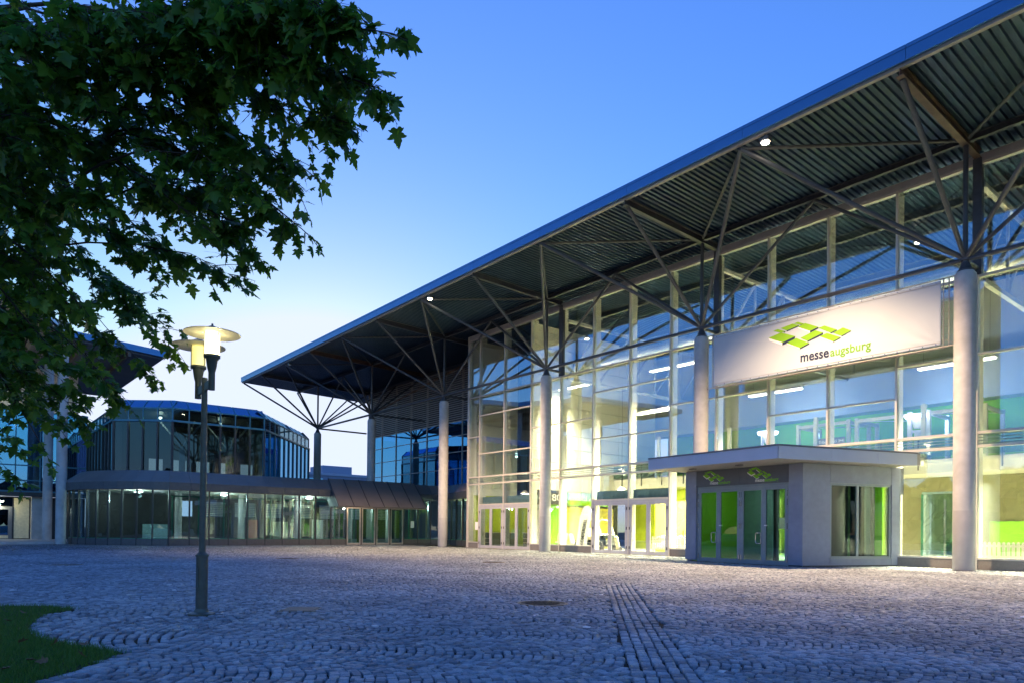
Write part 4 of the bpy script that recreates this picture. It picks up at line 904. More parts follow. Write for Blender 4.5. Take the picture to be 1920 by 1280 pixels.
for hx in (-3.62, -1.64):
    pts = [(hx, 0.06, 1.13), (hx, -0.03, 1.13), (hx - 0.16, -0.03, 1.13), (hx - 0.19, -0.03, 1.09), (hx - 0.19, -0.03, 0.80), (hx - 0.16, -0.03, 0.76), (hx, -0.03, 0.76), (hx, 0.06, 0.76)]
    pf('handle', MB().path(pts, [0.016] * 8, 8), 'steel_bright', fr, MF, 60)
    pf('handle', MB().path([(hx + 0.02, -0.03, 1.13), (hx + 0.02, -0.03, 0.76)], [0.016] * 2, 8), 'steel_bright', fr, MF, 60)
    pf('lock_plate', MB().box(hx + 0.10, hx + 0.22, 0.05, 0.059, 1.38, 1.42), 'print_white', fr)
# logos on the header panels
def plogo(x0, par, tx0):
    sc = 1.01 / 3.23
    mp = lambda x, z, off: tuple(MF @ Vector((x0 + (x + 6.824) * sc, -0.004 - off, 3.045 + (z - 8.115) * 0.41)))
    decal(LT, 'logo_green', par, mp, 0.002, 'logo_tiles'); decal(LW_ + LN[:2], 'print_white', par, mp, 0.001, 'logo_sides')
    for txt, tx, w, mt in (('messe', tx0, 0.38, 'print_white'), ('augsburg', tx0 + 0.39, 0.55, 'logo_green')):
        me = text_mesh(txt, w, None, 0.02, 0.001)
        hh = max(v.co.y for v in me.vertices); k_ = (0.085 if txt == 'messe' else 0.115) / hh
        for v in me.vertices: v.co.y *= k_
        place(me, 'lettering', mt, par, MF @ Vector((tx, -0.005, 2.955)), fd, (0, 0, 1))
plogo(-4.25, h1, -3.91); plogo(-2.23, h2, -1.88)
# roof slab with fascia panels
CA = Vector((-9.33, -4.20, 0)); CB = Vector((-3.67, -4.72, 0)); CC = Vector((-1.70, 0.77, 0)); CD = Vector((-9.12, 1.0, 0)); CE = Vector((-1.66, 1.0, 0))
def zz(v, z): return (v.x, v.y, z)
rf = part('roof_slab', MB().prism([zz(v, 3.52) for v in (CA, CB, CC, CE, CD)], (0, 0, 0.40)), 'canopy_soffit', pavi)
def fascia(a, b_, cuts, out_):
    d = (b_ - a)
    for u0, u1 in zip(cuts[:-1], cuts[1:]):
        p = a + d * u0 + d.normalized() * 0.004; q = a + d * u1 - d.normalized() * 0.004
        part('fascia_panel', MB().prism([zz(p, 3.50), zz(q, 3.50), zz(q, 3.90), zz(p, 3.90)], out_ * 0.03), 'panel_light', rf)
nF = Vector(((CB - CA).y, -(CB - CA).x, 0)).normalized(); nR = Vector(((CC - CB).y, -(CC - CB).x, 0)).normalized()
fascia(CA + nF * 0.002, CB + nF * 0.002, (0, 0.42, 1.0), nF); fascia(CB + nR * 0.002, CC + nR * 0.002, (0, 0.36, 0.70, 1.0), nR)
part('roof_edge', MB().prism([zz(v, 3.905) for v in (CA + nF * 0.05, CB + nF * 0.05 + nR * 0.04, CC + nR * 0.05, CE, CD)], (0, 0, 0.05)), 'panel_dark', rf)
for u in (-4.0, -1.9): pf('downlight', MB().box(u - 0.12, u + 0.12, -0.95, -0.80, 3.49, 3.518), 'dark_grey', rf)
pf('corner_duct', MB().box(4.31, 4.44, 0.0, 0.25, 2.55, 3.49), 'panel_dark', M=MR)
# inside the pavilion
pf('inner_wall', MB().box(-4.95, -4.85, 0.20, 3.3, 0.0, 3.40), 'logo_green'); pf('inner_wall', MB().box(-4.8, -3.3, 3.0, 3.1, 0, 3.4), 'teal_panel'); pf('inner_wall', MB().box(-1.0, -0.3, 1.7, 1.8, 0, 3.4), 'logo_green')
pf('inner_wall', MB().box(3.45, 4.0, 0.5, 0.58, 0.1, 3.4), 'logo_green', M=MR)
pf('inner_floor', MB().box(-5.0, -0.2, 0.15, 3.2, 0.0, 0.02), 'concrete_dark')
for x in (-3.2, -2.3, -1.4): pf('inner_post', MB().box(x - 0.04, x + 0.04, 3.2, 3.28, 0.02, 3.4), 'frame_grey')
pf('inner_pane', MB().box(-3.16, -1.44, 3.23, 3.245, 0.02, 3.3), 'dark_glass')
pf('rear_panel', MB().box(-4.9, -3.24, 3.22, 3.30, 0.0, 3.4), 'dark_grey'); pf('rear_panel', MB().box(-1.36, 0.66, 3.22, 3.30, 0.0, 3.4), 'dark_grey')
pf('rear_post', MB().box(-0.2, -0.1, 3.05, 3.2, 0.02, 3.4), 'steel_bright'); pf('notice', MB().box(-3.1, -2.8, 3.18, 3.19, 1.3, 1.75), 'print_white'); pf('rear_post', MB().box(0.5, 0.56, 2.9, 3.2, 0.02, 3.4), 'frame_grey')
pl_ = empty('pavilion_lamp', tuple(MF @ Vector((-2.8, 1.6, 3.46))), 'flat ceiling lamp inside the grey entrance pavilion', 'ceiling light')
pf('diffuser', MB().box(-3.3, -2.3, 1.4, 1.8, 3.44, 3.50), 'tube_glow', pl_)
light('pavilion_bulb', 'AREA', MF @ Vector((-2.8, 1.6, 3.42)), 22, (1.0, 0.95, 0.8), pl_, (0, 0, -1), size=0.8)

# ------------------------------------------------------------------ rotunda with curved glazed skirt and octagonal upper storey
rot = empty('rotunda', (-40, -8, 0), 'low curved glazed rotunda with dark metal skirt roof and octagonal glass upper storey', 'building')
arc = [(-43.39, -19.17), (-42.49, -19.07), (-41.61, -18.87), (-40.77, -18.56), (-39.97, -18.15), (-39.22, -17.65), (-38.54, -17.06), (-37.94, -16.39), (-37.42, -15.65)]
st = [(-37.0, -14.86 + 1.145 * k) for k in range(10)]
st[-1] = (-37.0, -4.6)
doors_y = [-3.45, -2.30, -1.15, 0.0, 1.15]
rest = [(-37.0, 2.35), (-36.9, 3.45), (-36.5, 4.25)]
side_ = [(-35.4, 3.95), (-34.4, 3.65), (-33.3, 3.35), (-32.0, 3.0), (-30.4, 2.5), (-28.8, 2.0)]
line = arc + st + [(-37.0, y) for y in doors_y] + rest + side_
line = [Vector((x, y, 0)) for x, y in line]
nrm = []
for k in range(len(line)):
    d = (line[min(k + 1, len(line) - 1)] - line[max(k - 1, 0)]).normalized(); nrm.append(Vector((d.y, -d.x, 0)))
isdoor = lambda k: abs(line[k].x + 37) < 0.01 and -3.5 < line[k].y < 1.1
for k in range(len(line) - 1):
    a, b_ = line[k], line[k + 1]; na, nb = nrm[k], nrm[k + 1]
    d = (b_ - a).normalized(); n_ = Vector((d.y, -d.x, 0))
    dl = k < 9
    part('mullion', MB().bar(zz(a, 0) , zz(a, 3.34), 0.07, 0.14, n_), 'dark_frame', rot)
    M4 = frame4(a, d, -n_); L = (b_ - a).length
    if isdoor(k):
        df = part('door', (lambda q: (setattr(q, 'M', M4), q)[1])(MB().box(0.04, L - 0.04, -0.05, 0.04, 2.56, 2.66).box(0.04, 0.13, -0.05, 0.04, 0.02, 2.56).box(L - 0.13, L - 0.04, -0.05, 0.04, 0.02, 2.56).box(0.13, L - 0.13, -0.05, 0.04, 0.02, 0.14)), 'light_frame', rot)
        q = MB(M4).box(0.13, L - 0.13, -0.01, 0.004, 0.14, 2.56); part('door_pane', q, 'teal_glass', df)
        q = MB(M4).tube((L - 0.16 if k % 2 == 0 else 0.16, -0.09, 1.0), (L - 0.16 if k % 2 == 0 else 0.16, -0.09, 1.3), 0.014, 6); part('handle', q, 'steel_bright', df)
        part('kick_panel', MB(M4).box(0.15, L - 0.15, 0.3, 0.34, 0.16, 0.42), 'cream_panel', df)
        part('pane', MB(M4).box(0.04, L - 0.04, -0.01, 0.01, 2.68, 3.3), 'dark_glass', rot)
    else:
        part('base_panel', MB(M4).box(0.036, L - 0.036, -0.06, 0.06, 0, 0.40), 'skirt_band', rot)
        part('pane', MB(M4).box(0.036, L - 0.036, -0.01, 0.012, 0.44, 3.31), 'teal_glass', rot)
        part('sill', MB(M4).box(0.036, L - 0.036, -0.02, 0.08, 0.402, 0.44), 'green_frame', rot)
    # skirt: vertical band, then the sloping metal sheet
    o1a, o1b = a + na * 0.42, b_ + nb * 0.42
    i1a, i1b = a - na * 0.55, b_ - nb * 0.55
    g2 = (b_ - a).normalized() * 0.006
    part('fascia_band', MB().prism([zz(o1a + g2, 3.32), zz(o1b - g2, 3.32), zz(o1b - g2, 3.78), zz(o1a + g2, 3.78)], -n_ * 0.05), 'skirt_band', rot)
    part('skirt_sheet', MB().add([zz(o1a + g2, 3.782), zz(o1b - g2, 3.782), zz(i1b - g2, 4.52), zz(i1a + g2, 4.52), zz(o1a + g2 - na * 0.04, 3.742), zz(o1b - g2 - nb * 0.04, 3.742), zz(i1b - g2, 4.47), zz(i1a + g2, 4.47)], [(0, 1, 2, 3), (7, 6, 5, 4), (0, 4, 5, 1), (1, 5, 6, 2), (2, 6, 7, 3), (3, 7, 4, 0)]), 'skirt_metal', rot)
    part('eaves_soffit', MB().add([zz(a, 3.32), zz(b_, 3.32), zz(o1b, 3.318), zz(o1a, 3.318), zz(a, 3.34), zz(b_, 3.34), zz(o1b, 3.338), zz(o1a, 3.338)], [(0, 1, 2, 3), (7, 6, 5, 4), (0, 4, 5, 1), (1, 5, 6, 2), (2, 6, 7, 3), (3, 7, 4, 0)]), 'skirt_band', rot)
# canopy over the doors: six sloping sheets with raised seams
cy0, cy1 = -4.98, 1.90
can = part('door_canopy', MB().add([(-37.35, cy0 + 0.3, 4.60), (-34.98, cy0, 2.66), (-34.98, cy1, 2.66), (-37.35, cy1 + 0.3, 4.60), (-37.42, cy0 + 0.3, 4.55), (-35.06, cy0, 2.62), (-35.06, cy1, 2.62), (-37.42, cy1 + 0.3, 4.55)], [(0, 1, 2, 3), (7, 6, 5, 4), (0, 4, 5, 1), (1, 5, 6, 2), (2, 6, 7, 3), (3, 7, 4, 0)]), 'skirt_metal', rot)
for k in range(7):
    y = cy0 + (cy1 - cy0) * k / 6
    part('seam', MB().bar((-37.34, y + 0.3, 4.62), (-34.98, y, 2.685), 0.035, 0.05), 'dark_frame', can)
part('lower_edge', MB().box(-35.10, -34.95, cy0, cy1, 2.56, 2.618), 'skirt_metal', can)
for y in (cy0, cy1): part('cheek', MB().prism([(-37.35, y + 0.3, 4.53), (-35.06, y, 2.62), (-36.6, y + 0.1, 2.62), (-37.35, y + 0.2, 3.3)], (0, 0.03, 0)), 'dark_frame', can)
for y, lb_ in ((-3.1, 'small warm lamp under the sloping canopy above the far doors'),):
    t = empty('canopy_lamp', (-35.9, y, 2.72), lb_, 'lamp')
    part('base', MB().tube((-35.9, y, 2.76), (-35.9, y, 2.86), 0.05, 10), 'white_paint', t); part('bulb', MB().lathe([(0.02, -0.05), (0.06, -0.02), (0.06, 0.03), (0.03, 0.045)], 12, (-35.9, y, 2.70)), 'warm_glow', t, smooth=60)
    light('canopy_bulb', 'POINT', (-35.9, y, 2.55), 60, (1, 0.72, 0.45), t, shadow_soft_size=0.05)
part('notice', MB().box(-36.985, -36.98, 1.75, 2.05, 1.25, 1.75), 'print_white', rot)
# inside the ground floor
part('inner_floor', MB().prism([(-43.3, -18.9, -0.02), (-40.7, -18.3, -0.02), (-38.4, -16.9, -0.02), (-37.1, -14.7, -0.02), (-37.1, 4.2, -0.02), (-50, 4.6, -0.02), (-52, -16.5, -0.02)], (0, 0, 0.05)), 'concrete', rot)
part('inner_ceiling', MB().prism([(-43.3, -18.9, 3.36), (-40.7, -18.3, 3.36), (-38.4, -16.9, 3.36), (-37.1, -14.7, 3.36), (-37.1, 4.2, 3.36), (-50, 4.6, 3.36), (-52, -16.5, 3.36)], (0, 0, 0.1)), 'white_wall', rot)
part('flat_roof', MB().prism([(-43.6, -18.2, 4.40), (-40.9, -17.7, 4.40), (-38.9, -16.4, 4.40), (-37.7, -14.7, 4.40), (-37.7, 3.9, 4.40), (-50, 4.4, 4.40), (-52, -16.9, 4.40)], (0, 0, 0.08)), 'dark_grey', rot)
bw = part('rear_wall', MB().box(-45.2, -45.0, -18.0, 4.2, 0.03, 1.9).box(-45.2, -45.0, -18.0, 4.2, 3.0, 3.36).box(-45.2, -45.0, -18.0, -12.5, 1.9, 3.0), 'dark_frame', rot)
for k in range(2, 9):
    y0 = -15.5 + k * 2.2
    part('rear_pier', MB().box(-45.22, -44.98, y0 - 0.35, y0 + 0.35, 1.9, 3.0), 'dark_frame', bw)
    for j in range(8): part('blind_slat', MB().box(-44.96, -44.90, y0 + 0.36, y0 + 1.84, 1.96 + j * 0.13, 2.035 + j * 0.13), 'slat_white', bw)
for k, (x, y) in enumerate(((-40.5, -13.5), (-40.5, -9.5), (-40.5, -5.5), (-40.5, -1.5), (-40.5, 1.8))):
    part('inner_column', MB().tube((x, y, 0.03), (x, y, 3.35), 0.22, 20), 'concrete', rot, smooth=40)
for y in np.arange(-14.3, 3.5, 1.53): part('inner_mullion', MB().box(-38.6, -38.5, y - 0.035, y + 0.035, 0.03, 3.0), 'green_frame', rot)
part('inner_rail', MB().box(-38.62, -38.48, -14.4, 3.4, 3.0, 3.08), 'green_frame', rot)
for (x, y, lb_) in ((-39.6, -16.0, 'round ceiling light inside the rotunda at its curved left end'), (-39.3, -11.0, 'round ceiling light inside the rotunda behind the lamp post'), (-39.3, -5.2, 'round ceiling light inside the rotunda left of its doors'), (-39.3, 0.5, 'round ceiling light inside the rotunda behind the doors'), (-34.0, 5.2, 'round ceiling light inside the rotunda next to the hall corner')):
    t = empty('round_light', (x, y, 3.34), lb_, 'ceiling light', 'round lights inside the rotunda')
    part('rim', MB().lathe([(0.27, -0.06), (0.28, 0.0), (0.25, 0.01)], 20, (x, y, 3.335)), 'white_paint', t, smooth=40); part('diffuser', MB().lathe([(0.02, -0.12), (0.2, -0.1), (0.26, -0.062), (0.05, -0.061)], 20, (x, y, 3.335)), 'tube_glow', t, smooth=40)
    light('round_bulb', 'POINT', (x, y, 3.05), 150, (1.0, 0.94, 0.74), t, shadow_soft_size=0.15)
part('lime_recess', MB().box(-36.0, -28.8, 6.6, 6.75, 0.03, 3.3), 'lime_wall', rot)
part('recess_floor', MB().prism([(-36.4, 4.3, -0.02), (-28.9, 2.1, -0.02), (-28.9, 6.6, -0.02), (-36.4, 6.6, -0.02)], (0, 0, 0.05)), 'hall_floor', rot)
part('recess_ceiling', MB().prism([(-36.4, 4.3, 3.36), (-28.9, 2.1, 3.36), (-28.9, 6.6, 3.36), (-36.4, 6.6, 3.36)], (0, 0, 0.1)), 'cream_panel', rot)
light('recess_bulb', 'POINT', (-33.0, 5.0, 2.9), 150, (1.0, 0.95, 0.6), rot, shadow_soft_size=0.3)
for k, (x, y, w, h, mt) in enumerate(((-42.5, -12.5, 1.2, 1.5, 'dark_grey'), (-42.2, -8.2, 0.8, 1.7, 'red_sign'), (-42.6, -6.0, 1.1, 1.6, 'cream_panel'), (-42.4, -3.2, 0.9, 1.8, 'white_paint'), (-42.4, -14.4, 1.6, 1.3, 'teal_panel'))):
    t = empty('display_stand', (x, y, 0.03), ('dark low display stand inside the rotunda behind the lamp post', 'reddish roll-up display stand inside the rotunda', 'cream display stand inside the rotunda left of the doors', 'white display stand inside the rotunda behind the far doors', 'pale blue display stand inside the left curve of the rotunda')[k], 'display')
    part('panel', MB().box(x - 0.03, x + 0.03, y - w / 2, y + w / 2, 0.12, h), mt, t); part('foot', MB().box(x - 0.25, x + 0.25, y - w / 2 + 0.05, y + w / 2 - 0.05, 0.03, 0.119), 'dark_grey', t)
# octagonal upper storey
oc = [Vector(p + (0,)) for p in ((-52.4, -17.0), (-42.0, -17.0), (-39.7, -14.1), (-39.7, -8.3), (-48.6, -1.4), (-55, -1.4))]
divs = (8, 4, 6, 10, 3)
Z0, Z1, Z2, Z3 = 4.48, 7.85, 8.65, 9.2
for f in range(5):
    A, B_ = oc[f], oc[f + 1]; d = (B_ - A).normalized(); n_ = Vector((d.y, -d.x, 0)); M4 = frame4(A, d, -n_); L = (B_ - A).length; n = divs[f]
    part('band', MB(M4).box(-0.02, L + 0.02, -0.12, 0.06, Z1 - 0.06, Z1 + 0.06), 'teal_frame', rot)
    part('band', MB(M4).box(-0.02, L + 0.02, -0.05, 0.05, Z2 - 0.04, Z2 + 0.04), 'teal_frame', rot)
    part('band', MB(M4).box(-0.02, L + 0.02, -0.06, 0.06, Z0, Z0 + 0.14), 'teal_frame', rot)
    for k in range(n + 1):
        u = L * k / n
        part('mullion', MB(M4).box(u - 0.05, u + 0.05, -0.09, 0.09, Z0 + 0.14, Z1 - 0.06), 'dark_frame' if f != 3 else 'teal_frame', rot)
        part('mullion', MB(M4).box(u - 0.03, u + 0.03, -0.05, 0.05, Z1 + 0.06, Z2 - 0.04), 'teal_frame', rot)
        part('crown_rib', MB(M4).bar((u, -0.02, Z2 + 0.04), (u + (0.0), 0.55, Z3), 0.06, 0.06), 'teal_frame', rot)
        if k < n:
            u1 = L * (k + 1) / n
            part('pane', MB(M4).box(u + 0.05, u1 - 0.05, -0.01, 0.01, Z0 + 0.14, Z1 - 0.06), 'dark_glass' if f != 3 else 'blue_glass', rot)
            part('pane', MB(M4).box(u + 0.03, u1 - 0.03, -0.01, 0.01, Z1 + 0.06, Z2 - 0.04), 'dark_glass', rot)
            part('crown_pane', MB(M4).add([(u + 0.03, -0.02, Z2 + 0.04), (u1 - 0.03, -0.02, Z2 + 0.04), (u1 - 0.03, 0.55, Z3), (u + 0.03, 0.55, Z3), (u + 0.03, 0.0, Z2 + 0.03), (u1 - 0.03, 0.0, Z2 + 0.03), (u1 - 0.03, 0.57, Z3 - 0.01), (u + 0.03, 0.57, Z3 - 0.01)], [(0, 1, 2, 3), (7, 6, 5, 4), (0, 4, 5, 1), (1, 5, 6, 2), (2, 6, 7, 3), (3, 7, 4, 0)]), 'crown_glass', rot)
ins = [(-52.0, -16.4), (-42.3, -16.4), (-40.3, -13.9), (-40.3, -8.6), (-48.9, -2.0), (-54, -2.0)]
part('drum_roof', MB().prism([(x, y, Z3 - 0.02) for x, y in ins], (0, 0, 0.08)), 'fascia_metal', rot)
part('drum_ceiling', MB().prism([(x, y, Z2 - 0.1) for x, y in ins], (0, 0, 0.06)), 'ceiling_dark', rot)
for y in (-13.0, -10.0): 
    c_ = part('inner_column', MB().tube((-41.8, y, 4.5), (-41.8, y, 6.4), 0.2, 20), 'concrete', rot, smooth=40)
    for e_ in ((-40.6, y - 1.2), (-40.6, y + 1.2), (-43.5, y - 1.2), (-43.5, y + 1.2)): part('inner_strut', MB().tube((-41.8, y, 6.4), (e_[0], e_[1], 8.5), 0.06, 8), 'truss_paint', c_, smooth=40)
part('drum_core', MB().box(-47, -46.8, -16.3, -5.0, 4.5, 8.5).box(-46.8, -42.6, -16.42, -16.3, 4.5, 8.5), 'dark_frame', rot)
for y in np.arange(-14, -6, 1.6): part('drum_window', MB().box(-46.79, -46.74, y, y + 0.9, 4.9, 6.0), 'window_sky_glow', rot)  # glowing boxes in place of sky showing through these windows
for x, y, lb_ in ((-42.6, -14.2, 'small lit ceiling lamp inside the octagonal storey near its front corner'), (-42.6, -10.4, 'small lit ceiling lamp inside the octagonal storey behind the lamp post')):
    t = empty('drum_lamp', (x, y, 8.4), lb_, 'ceiling light', 'lamps inside the octagonal storey')
    part('base', MB().tube((x, y, 8.42), (x, y, 8.55), 0.1, 12), 'white_paint', t); part('bulb', MB().lathe([(0.02, -0.1), (0.1, -0.05), (0.12, 0.02)], 12, (x, y, 8.39)), 'tube_glow', t, smooth=60)
    light('drum_bulb', 'POINT', (x, y, 8.1), 22, (1.0, 0.92, 0.65), t, shadow_soft_size=0.1)

# ------------------------------------------------------------------ second hall on the left
lh = empty('side_hall', (-52.5, -24, 0), 'glazed side hall with broad dark roof behind the tree at the left edge', 'building')
WX = -52.5
for k in range(14):
    y1 = -17.05 - k * 1.45; y0 = y1 - 1.45
    part('mullion', MB().box(WX - 0.06, WX + 0.07, y1 - 0.035, y1 + 0.035, 3.55, 9.3), 'teal_frame', lh)
    for z0, z1, mt in ((3.60, 4.35, 'blue_glass'), (4.35, 5.42, 'blue_glass'), (5.42, 9.3, 'teal_glass')):
        part('pane', MB().box(WX - 0.01, WX + 0.01, y0 + 0.036, y1 - 0.036, z0 + 0.03, z1 - 0.03), 'blue_glass' if k != 6 else 'teal_glass', lh)
for z in (3.55, 4.35, 5.42, 9.3): part('transom', MB().box(WX - 0.07, WX + 0.09, -37.4, -17.0, z - 0.04, z + 0.04), 'teal_frame', lh)
part('canopy_band', MB().box(WX - 0.5, WX + 0.12, -37.4, -17.0, 3.2, 3.50), 'dark_frame', lh)
part('ground_wall', MB().box(WX - 0.95, WX - 0.85, -37.4, -17.0, 0.1, 3.2), 'dark_frame', lh)
part('pier', MB().box(WX - 0.84, WX - 0.3, -20.4, -19.7, 0.13, 3.2), 'concrete', lh)
for y0, nm in ((-22.9, 0), (-25.6, 1)):
    d_ = part('door', MB().box(WX - 0.84, WX - 0.74, y0, y0 + 1.4, 0.13, 2.45), 'panel_dark', lh)
    part('door_pane', MB().box(WX - 0.739, WX - 0.73, y0 + 0.25, y0 + 1.15, 0.45, 2.25), 'blue_glass', d_); part('kick_plate', MB().box(WX - 0.739, WX - 0.728, y0 + 0.22, y0 + 1.18, 0.2, 0.40), 'cream_panel', d_); part('fanlight', MB().box(WX - 0.84, WX - 0.80, y0, y0 + 1.4, 2.5, 3.1), 'blue_glass', d_)
part('side_pane', MB().box(WX - 0.84, WX - 0.82, -21.4, -20.5, 0.2, 3.1), 'cream_panel', lh)
part('hall_floor', MB().box(-66, WX - 0.1, -37.4, -17.0, 4.0, 4.2), 'concrete_dark', lh)
part('hall_back', MB().box(-58.2, -58, -37.4, -17.0, 4.2, 13.5), 'white_wall', lh)
part('inner_column', MB().tube((-54.2, -20.4, 4.2), (-54.2, -20.4, 6.7), 0.25, 20), 'concrete', lh, smooth=40)
for e_ in ((-53, -19.2), (-53, -21.6), (-56, -19.2), (-56, -21.6)): part('inner_strut', MB().tube((-54.2, -20.4, 6.7), (e_[0], e_[1], 9.4), 0.08, 8), 'truss_paint', lh, smooth=40)
for x, y in ((-42.5, -19.7), (-49.0, -19.8), (-47, -30)):
    part('column', MB().lathe([(0.29, 0.0), (0.29, 13.6)], 32, (x, y, 0)), 'concrete', lh, smooth=40)
lr = part('roof', MB().prism([(-49.4, -12.4, 13.95), (-47.6, -18.6, 13.95), (-40.5, -22, 13.95), (-38.5, -34, 13.95), (-70, -34, 13.95), (-70, -12.8, 13.95)], (0, 0, 0.45)), 'fascia_metal', lh)
part('roof_soffit', MB().prism([(-49.6, -12.6, 13.80), (-47.8, -18.6, 13.80), (-40.8, -22, 13.80), (-38.8, -33.8, 13.80), (-69.8, -33.8, 13.80), (-69.8, -13.0, 13.80)], (0, 0, 0.149)), 'steel_dark', lr)
for y in (-15, -18, -21, -25): part('roof_beam', MB().box(-62, -48.6 if y > -19 else -44, y - 0.1, y + 0.1, 13.45, 13.799), 'steel_rust', lr)
for x, y, lb_ in ((-53.0, -22.3, 'oval outdoor wall lamp above the dark door at the left edge'),):
    t = empty('door_lamp', (x, y, 2.85), lb_, 'lamp')
    part('base', MB().box(x - 0.34, x - 0.02, y - 0.1, y + 0.1, 2.9, 2.96), 'dark_grey', t); part('diffuser', MB().lathe([(0.05, -0.1), (0.28, -0.05), (0.3, 0.02), (0.1, 0.04)], 20, (x, y, 2.84)), 'tube_glow', t, smooth=50)
    light('door_bulb', 'POINT', (x + 0.1, y, 2.55), 60, (1.0, 0.92, 0.55), t, shadow_soft_size=0.15)
ex_ = empty('exit_sign', (-53.25, -24.1, 2.7), 'small green glowing exit sign inside the left hall', 'sign'); part('face', MB().box(-53.3, -53.25, -24.35, -23.85, 2.6, 2.85), 'exit_glow', ex_)
t = empty('side_hall_lamp', (-55.5, -21.5, 9.2), 'lit ceiling lamp inside the glazed side hall', 'ceiling light')
part('diffuser', MB().box(-56.2, -54.8, -21.7, -21.3, 9.25, 9.33), 'tube_glow', t); light('side_hall_bulb', 'POINT', (-55.5, -21.5, 8.6), 90, (1.0, 0.93, 0.65), t, shadow_soft_size=0.3)
# distant block behind
db = empty('distant_block', (-75, 20, 0), 'pale flat-roofed building seen far behind the rotunda roof', 'building')
part('wall', MB().box(-82, -72, -2, 24, 0, 7.6), 'far_wall', db); part('roof_edge', MB().box(-82.1, -71.9, -2.1, 24.1, 7.6, 7.9), 'panel_light', db); part('stair_tower', MB().box(-80, -76, 12, 16, 7.9, 9.2), 'far_wall', db)
for k in range(6): part('window', MB().box(-71.98, -71.9, 0 + k * 4, 2.2 + k * 4, 5.5, 7.2), 'blue_glass', db)

part('notice', MB().box(-27.95, -27.62, FY - 0.022, FY - 0.014, 1.15, 1.65), 'print_white', hall)
# ------------------------------------------------------------------ lamp post
LX, LYp = -1.375, -22.555
lp = empty('lamp_post', (LX, LYp, 0), 'twin-headed street lamp with round disc shades standing on the cobbles near the lawn', 'street lamp')
def L_(name, mb, mt, par=lp, smooth=40): return part(name, mb, mt, par, smooth)
L_('base_flange', MB().lathe([(0.165, -0.01), (0.165, 0.012), (0.09, 0.03), (0.078, 0.07)], 28, (LX, LYp, 0)), 'lamp_metal')
L_('lower_sleeve', MB().lathe([(0.072, 0.06), (0.072, 0.74), (0.082, 0.745), (0.082, 0.765), (0.055, 0.79), (0.045, 0.80)], 28, (LX, LYp, 0)), 'lamp_metal')
L_('pole', MB().lathe([(0.042, 0.79), (0.036, 3.05), (0.02, 3.06)], 20, (LX, LYp, 0)), 'lamp_metal')
L_('service_door', MB().box(LX + 0.030, LX + 0.055, LYp - 0.068, LYp - 0.058, 0.35, 0.60), 'lamp_metal')
ad = Vector((0.22 * 0.63 + 0.30 * 0.776, 0.22 * 0.776 - 0.30 * 0.63, 0))
L_('cross_arm', MB().bar(Vector((LX, LYp, 2.93)) - ad * 1.0, Vector((LX, LYp, 2.93)) + ad * 1.0, 0.03, 0.10), 'lamp_metal')
for s, bright in ((1, True), (-1, False)):
    c = Vector((LX, LYp, 0)) + ad * s; cx_, cy_ = c.x, c.y
    hd = L_('lantern', MB().lathe([(0.04, 2.84), (0.04, 3.06), (0.055, 3.12), (0.072, 3.24), (0.098, 3.242), (0.098, 3.275), (0.06, 3.276)], 24, (cx_, cy_, 0)), 'lamp_metal')
    L_('glass_cylinder', MB().lathe([(0.086, 3.278), (0.088, 3.28), (0.088, 3.53), (0.05, 3.531)], 24, (cx_, cy_, 0)), 'lamp_glow_bright' if bright else 'lamp_glow_soft', hd)
    if not bright: L_('bulb', MB().lathe([(0.02, 3.34), (0.06, 3.38), (0.065, 3.46), (0.03, 3.50)], 16, (cx_, cy_, 0)), 'lamp_bulb', hd)
    L_('disc_shade', MB().lathe([(0.09, 3.548), (0.334, 3.532), (0.335, 3.538), (0.10, 3.575)], 48, (cx_, cy_, 0)), 'lamp_disc', hd)
    L_('cap', MB().lathe([(0.098, 3.576), (0.098, 3.60), (0.03, 3.635), (0.012, 3.64), (0.012, 3.665)], 20, (cx_, cy_, 0)), 'lamp_metal', hd)
    for k in range(3):
        a = 0.6 + k * 2.094; L_('rod', MB().tube((cx_ + 0.094 * math.cos(a), cy_ + 0.094 * math.sin(a), 3.2), (cx_ + 0.094 * math.cos(a), cy_ + 0.094 * math.sin(a), 3.56), 0.006, 6), 'lamp_metal', hd)
    light('lantern_bulb', 'POINT', (cx_, cy_, 3.42), 60 if bright else 30, (1.0, 0.90, 0.55), lp, shadow_soft_size=0.10)
# ------------------------------------------------------------------ manhole covers
for x, y, r_, lb_ in ((0.07, -17.95, 0.34, 'round iron manhole cover with pale rim in the middle of the cobbles'), (-11.33, -10.15, 0.38, 'manhole cover in the lit cobbles in front of the left glass doors'), (-17.14, -15.29, 0.38, 'dark manhole cover in the cobbles in front of the rotunda'), (-15.48, -22.44, 0.38, 'dark manhole cover in the cobbles left of the lamp post')):
    t = empty('manhole_cover', (x, y, 0), lb_, 'manhole cover', 'round manhole covers')
    part('rim', MB().lathe([(r_ + 0.055, -0.05), (r_ + 0.055, 0.004), (r_ + 0.005, 0.006), (r_ + 0.005, -0.02)], 40, (x, y, 0)), 'iron_rim', t)
    part('lid', MB().lathe([(r_, -0.03), (r_, 0.0), (r_ * 0.8, 0.002), (0.02, 0.002)], 40, (x, y, 0)), 'cast_iron', t)
    mb = MB()
    for k in range(-4, 5):
        hw = math.sqrt(max(0, (r_ * 0.78) ** 2 - (k * r_ * 0.18) ** 2)); mb.box(x - hw, x + hw, y + k * r_ * 0.18 - 0.012, y + k * r_ * 0.18 + 0.012, 0.003, 0.008)
    part('lid_ribs', mb, 'cast_iron', t)
t = empty('service_cover', (-1.2, -21.3, 0), 'flat rectangular service cover in the cobbles to the right of the lamp post', 'manhole cover')
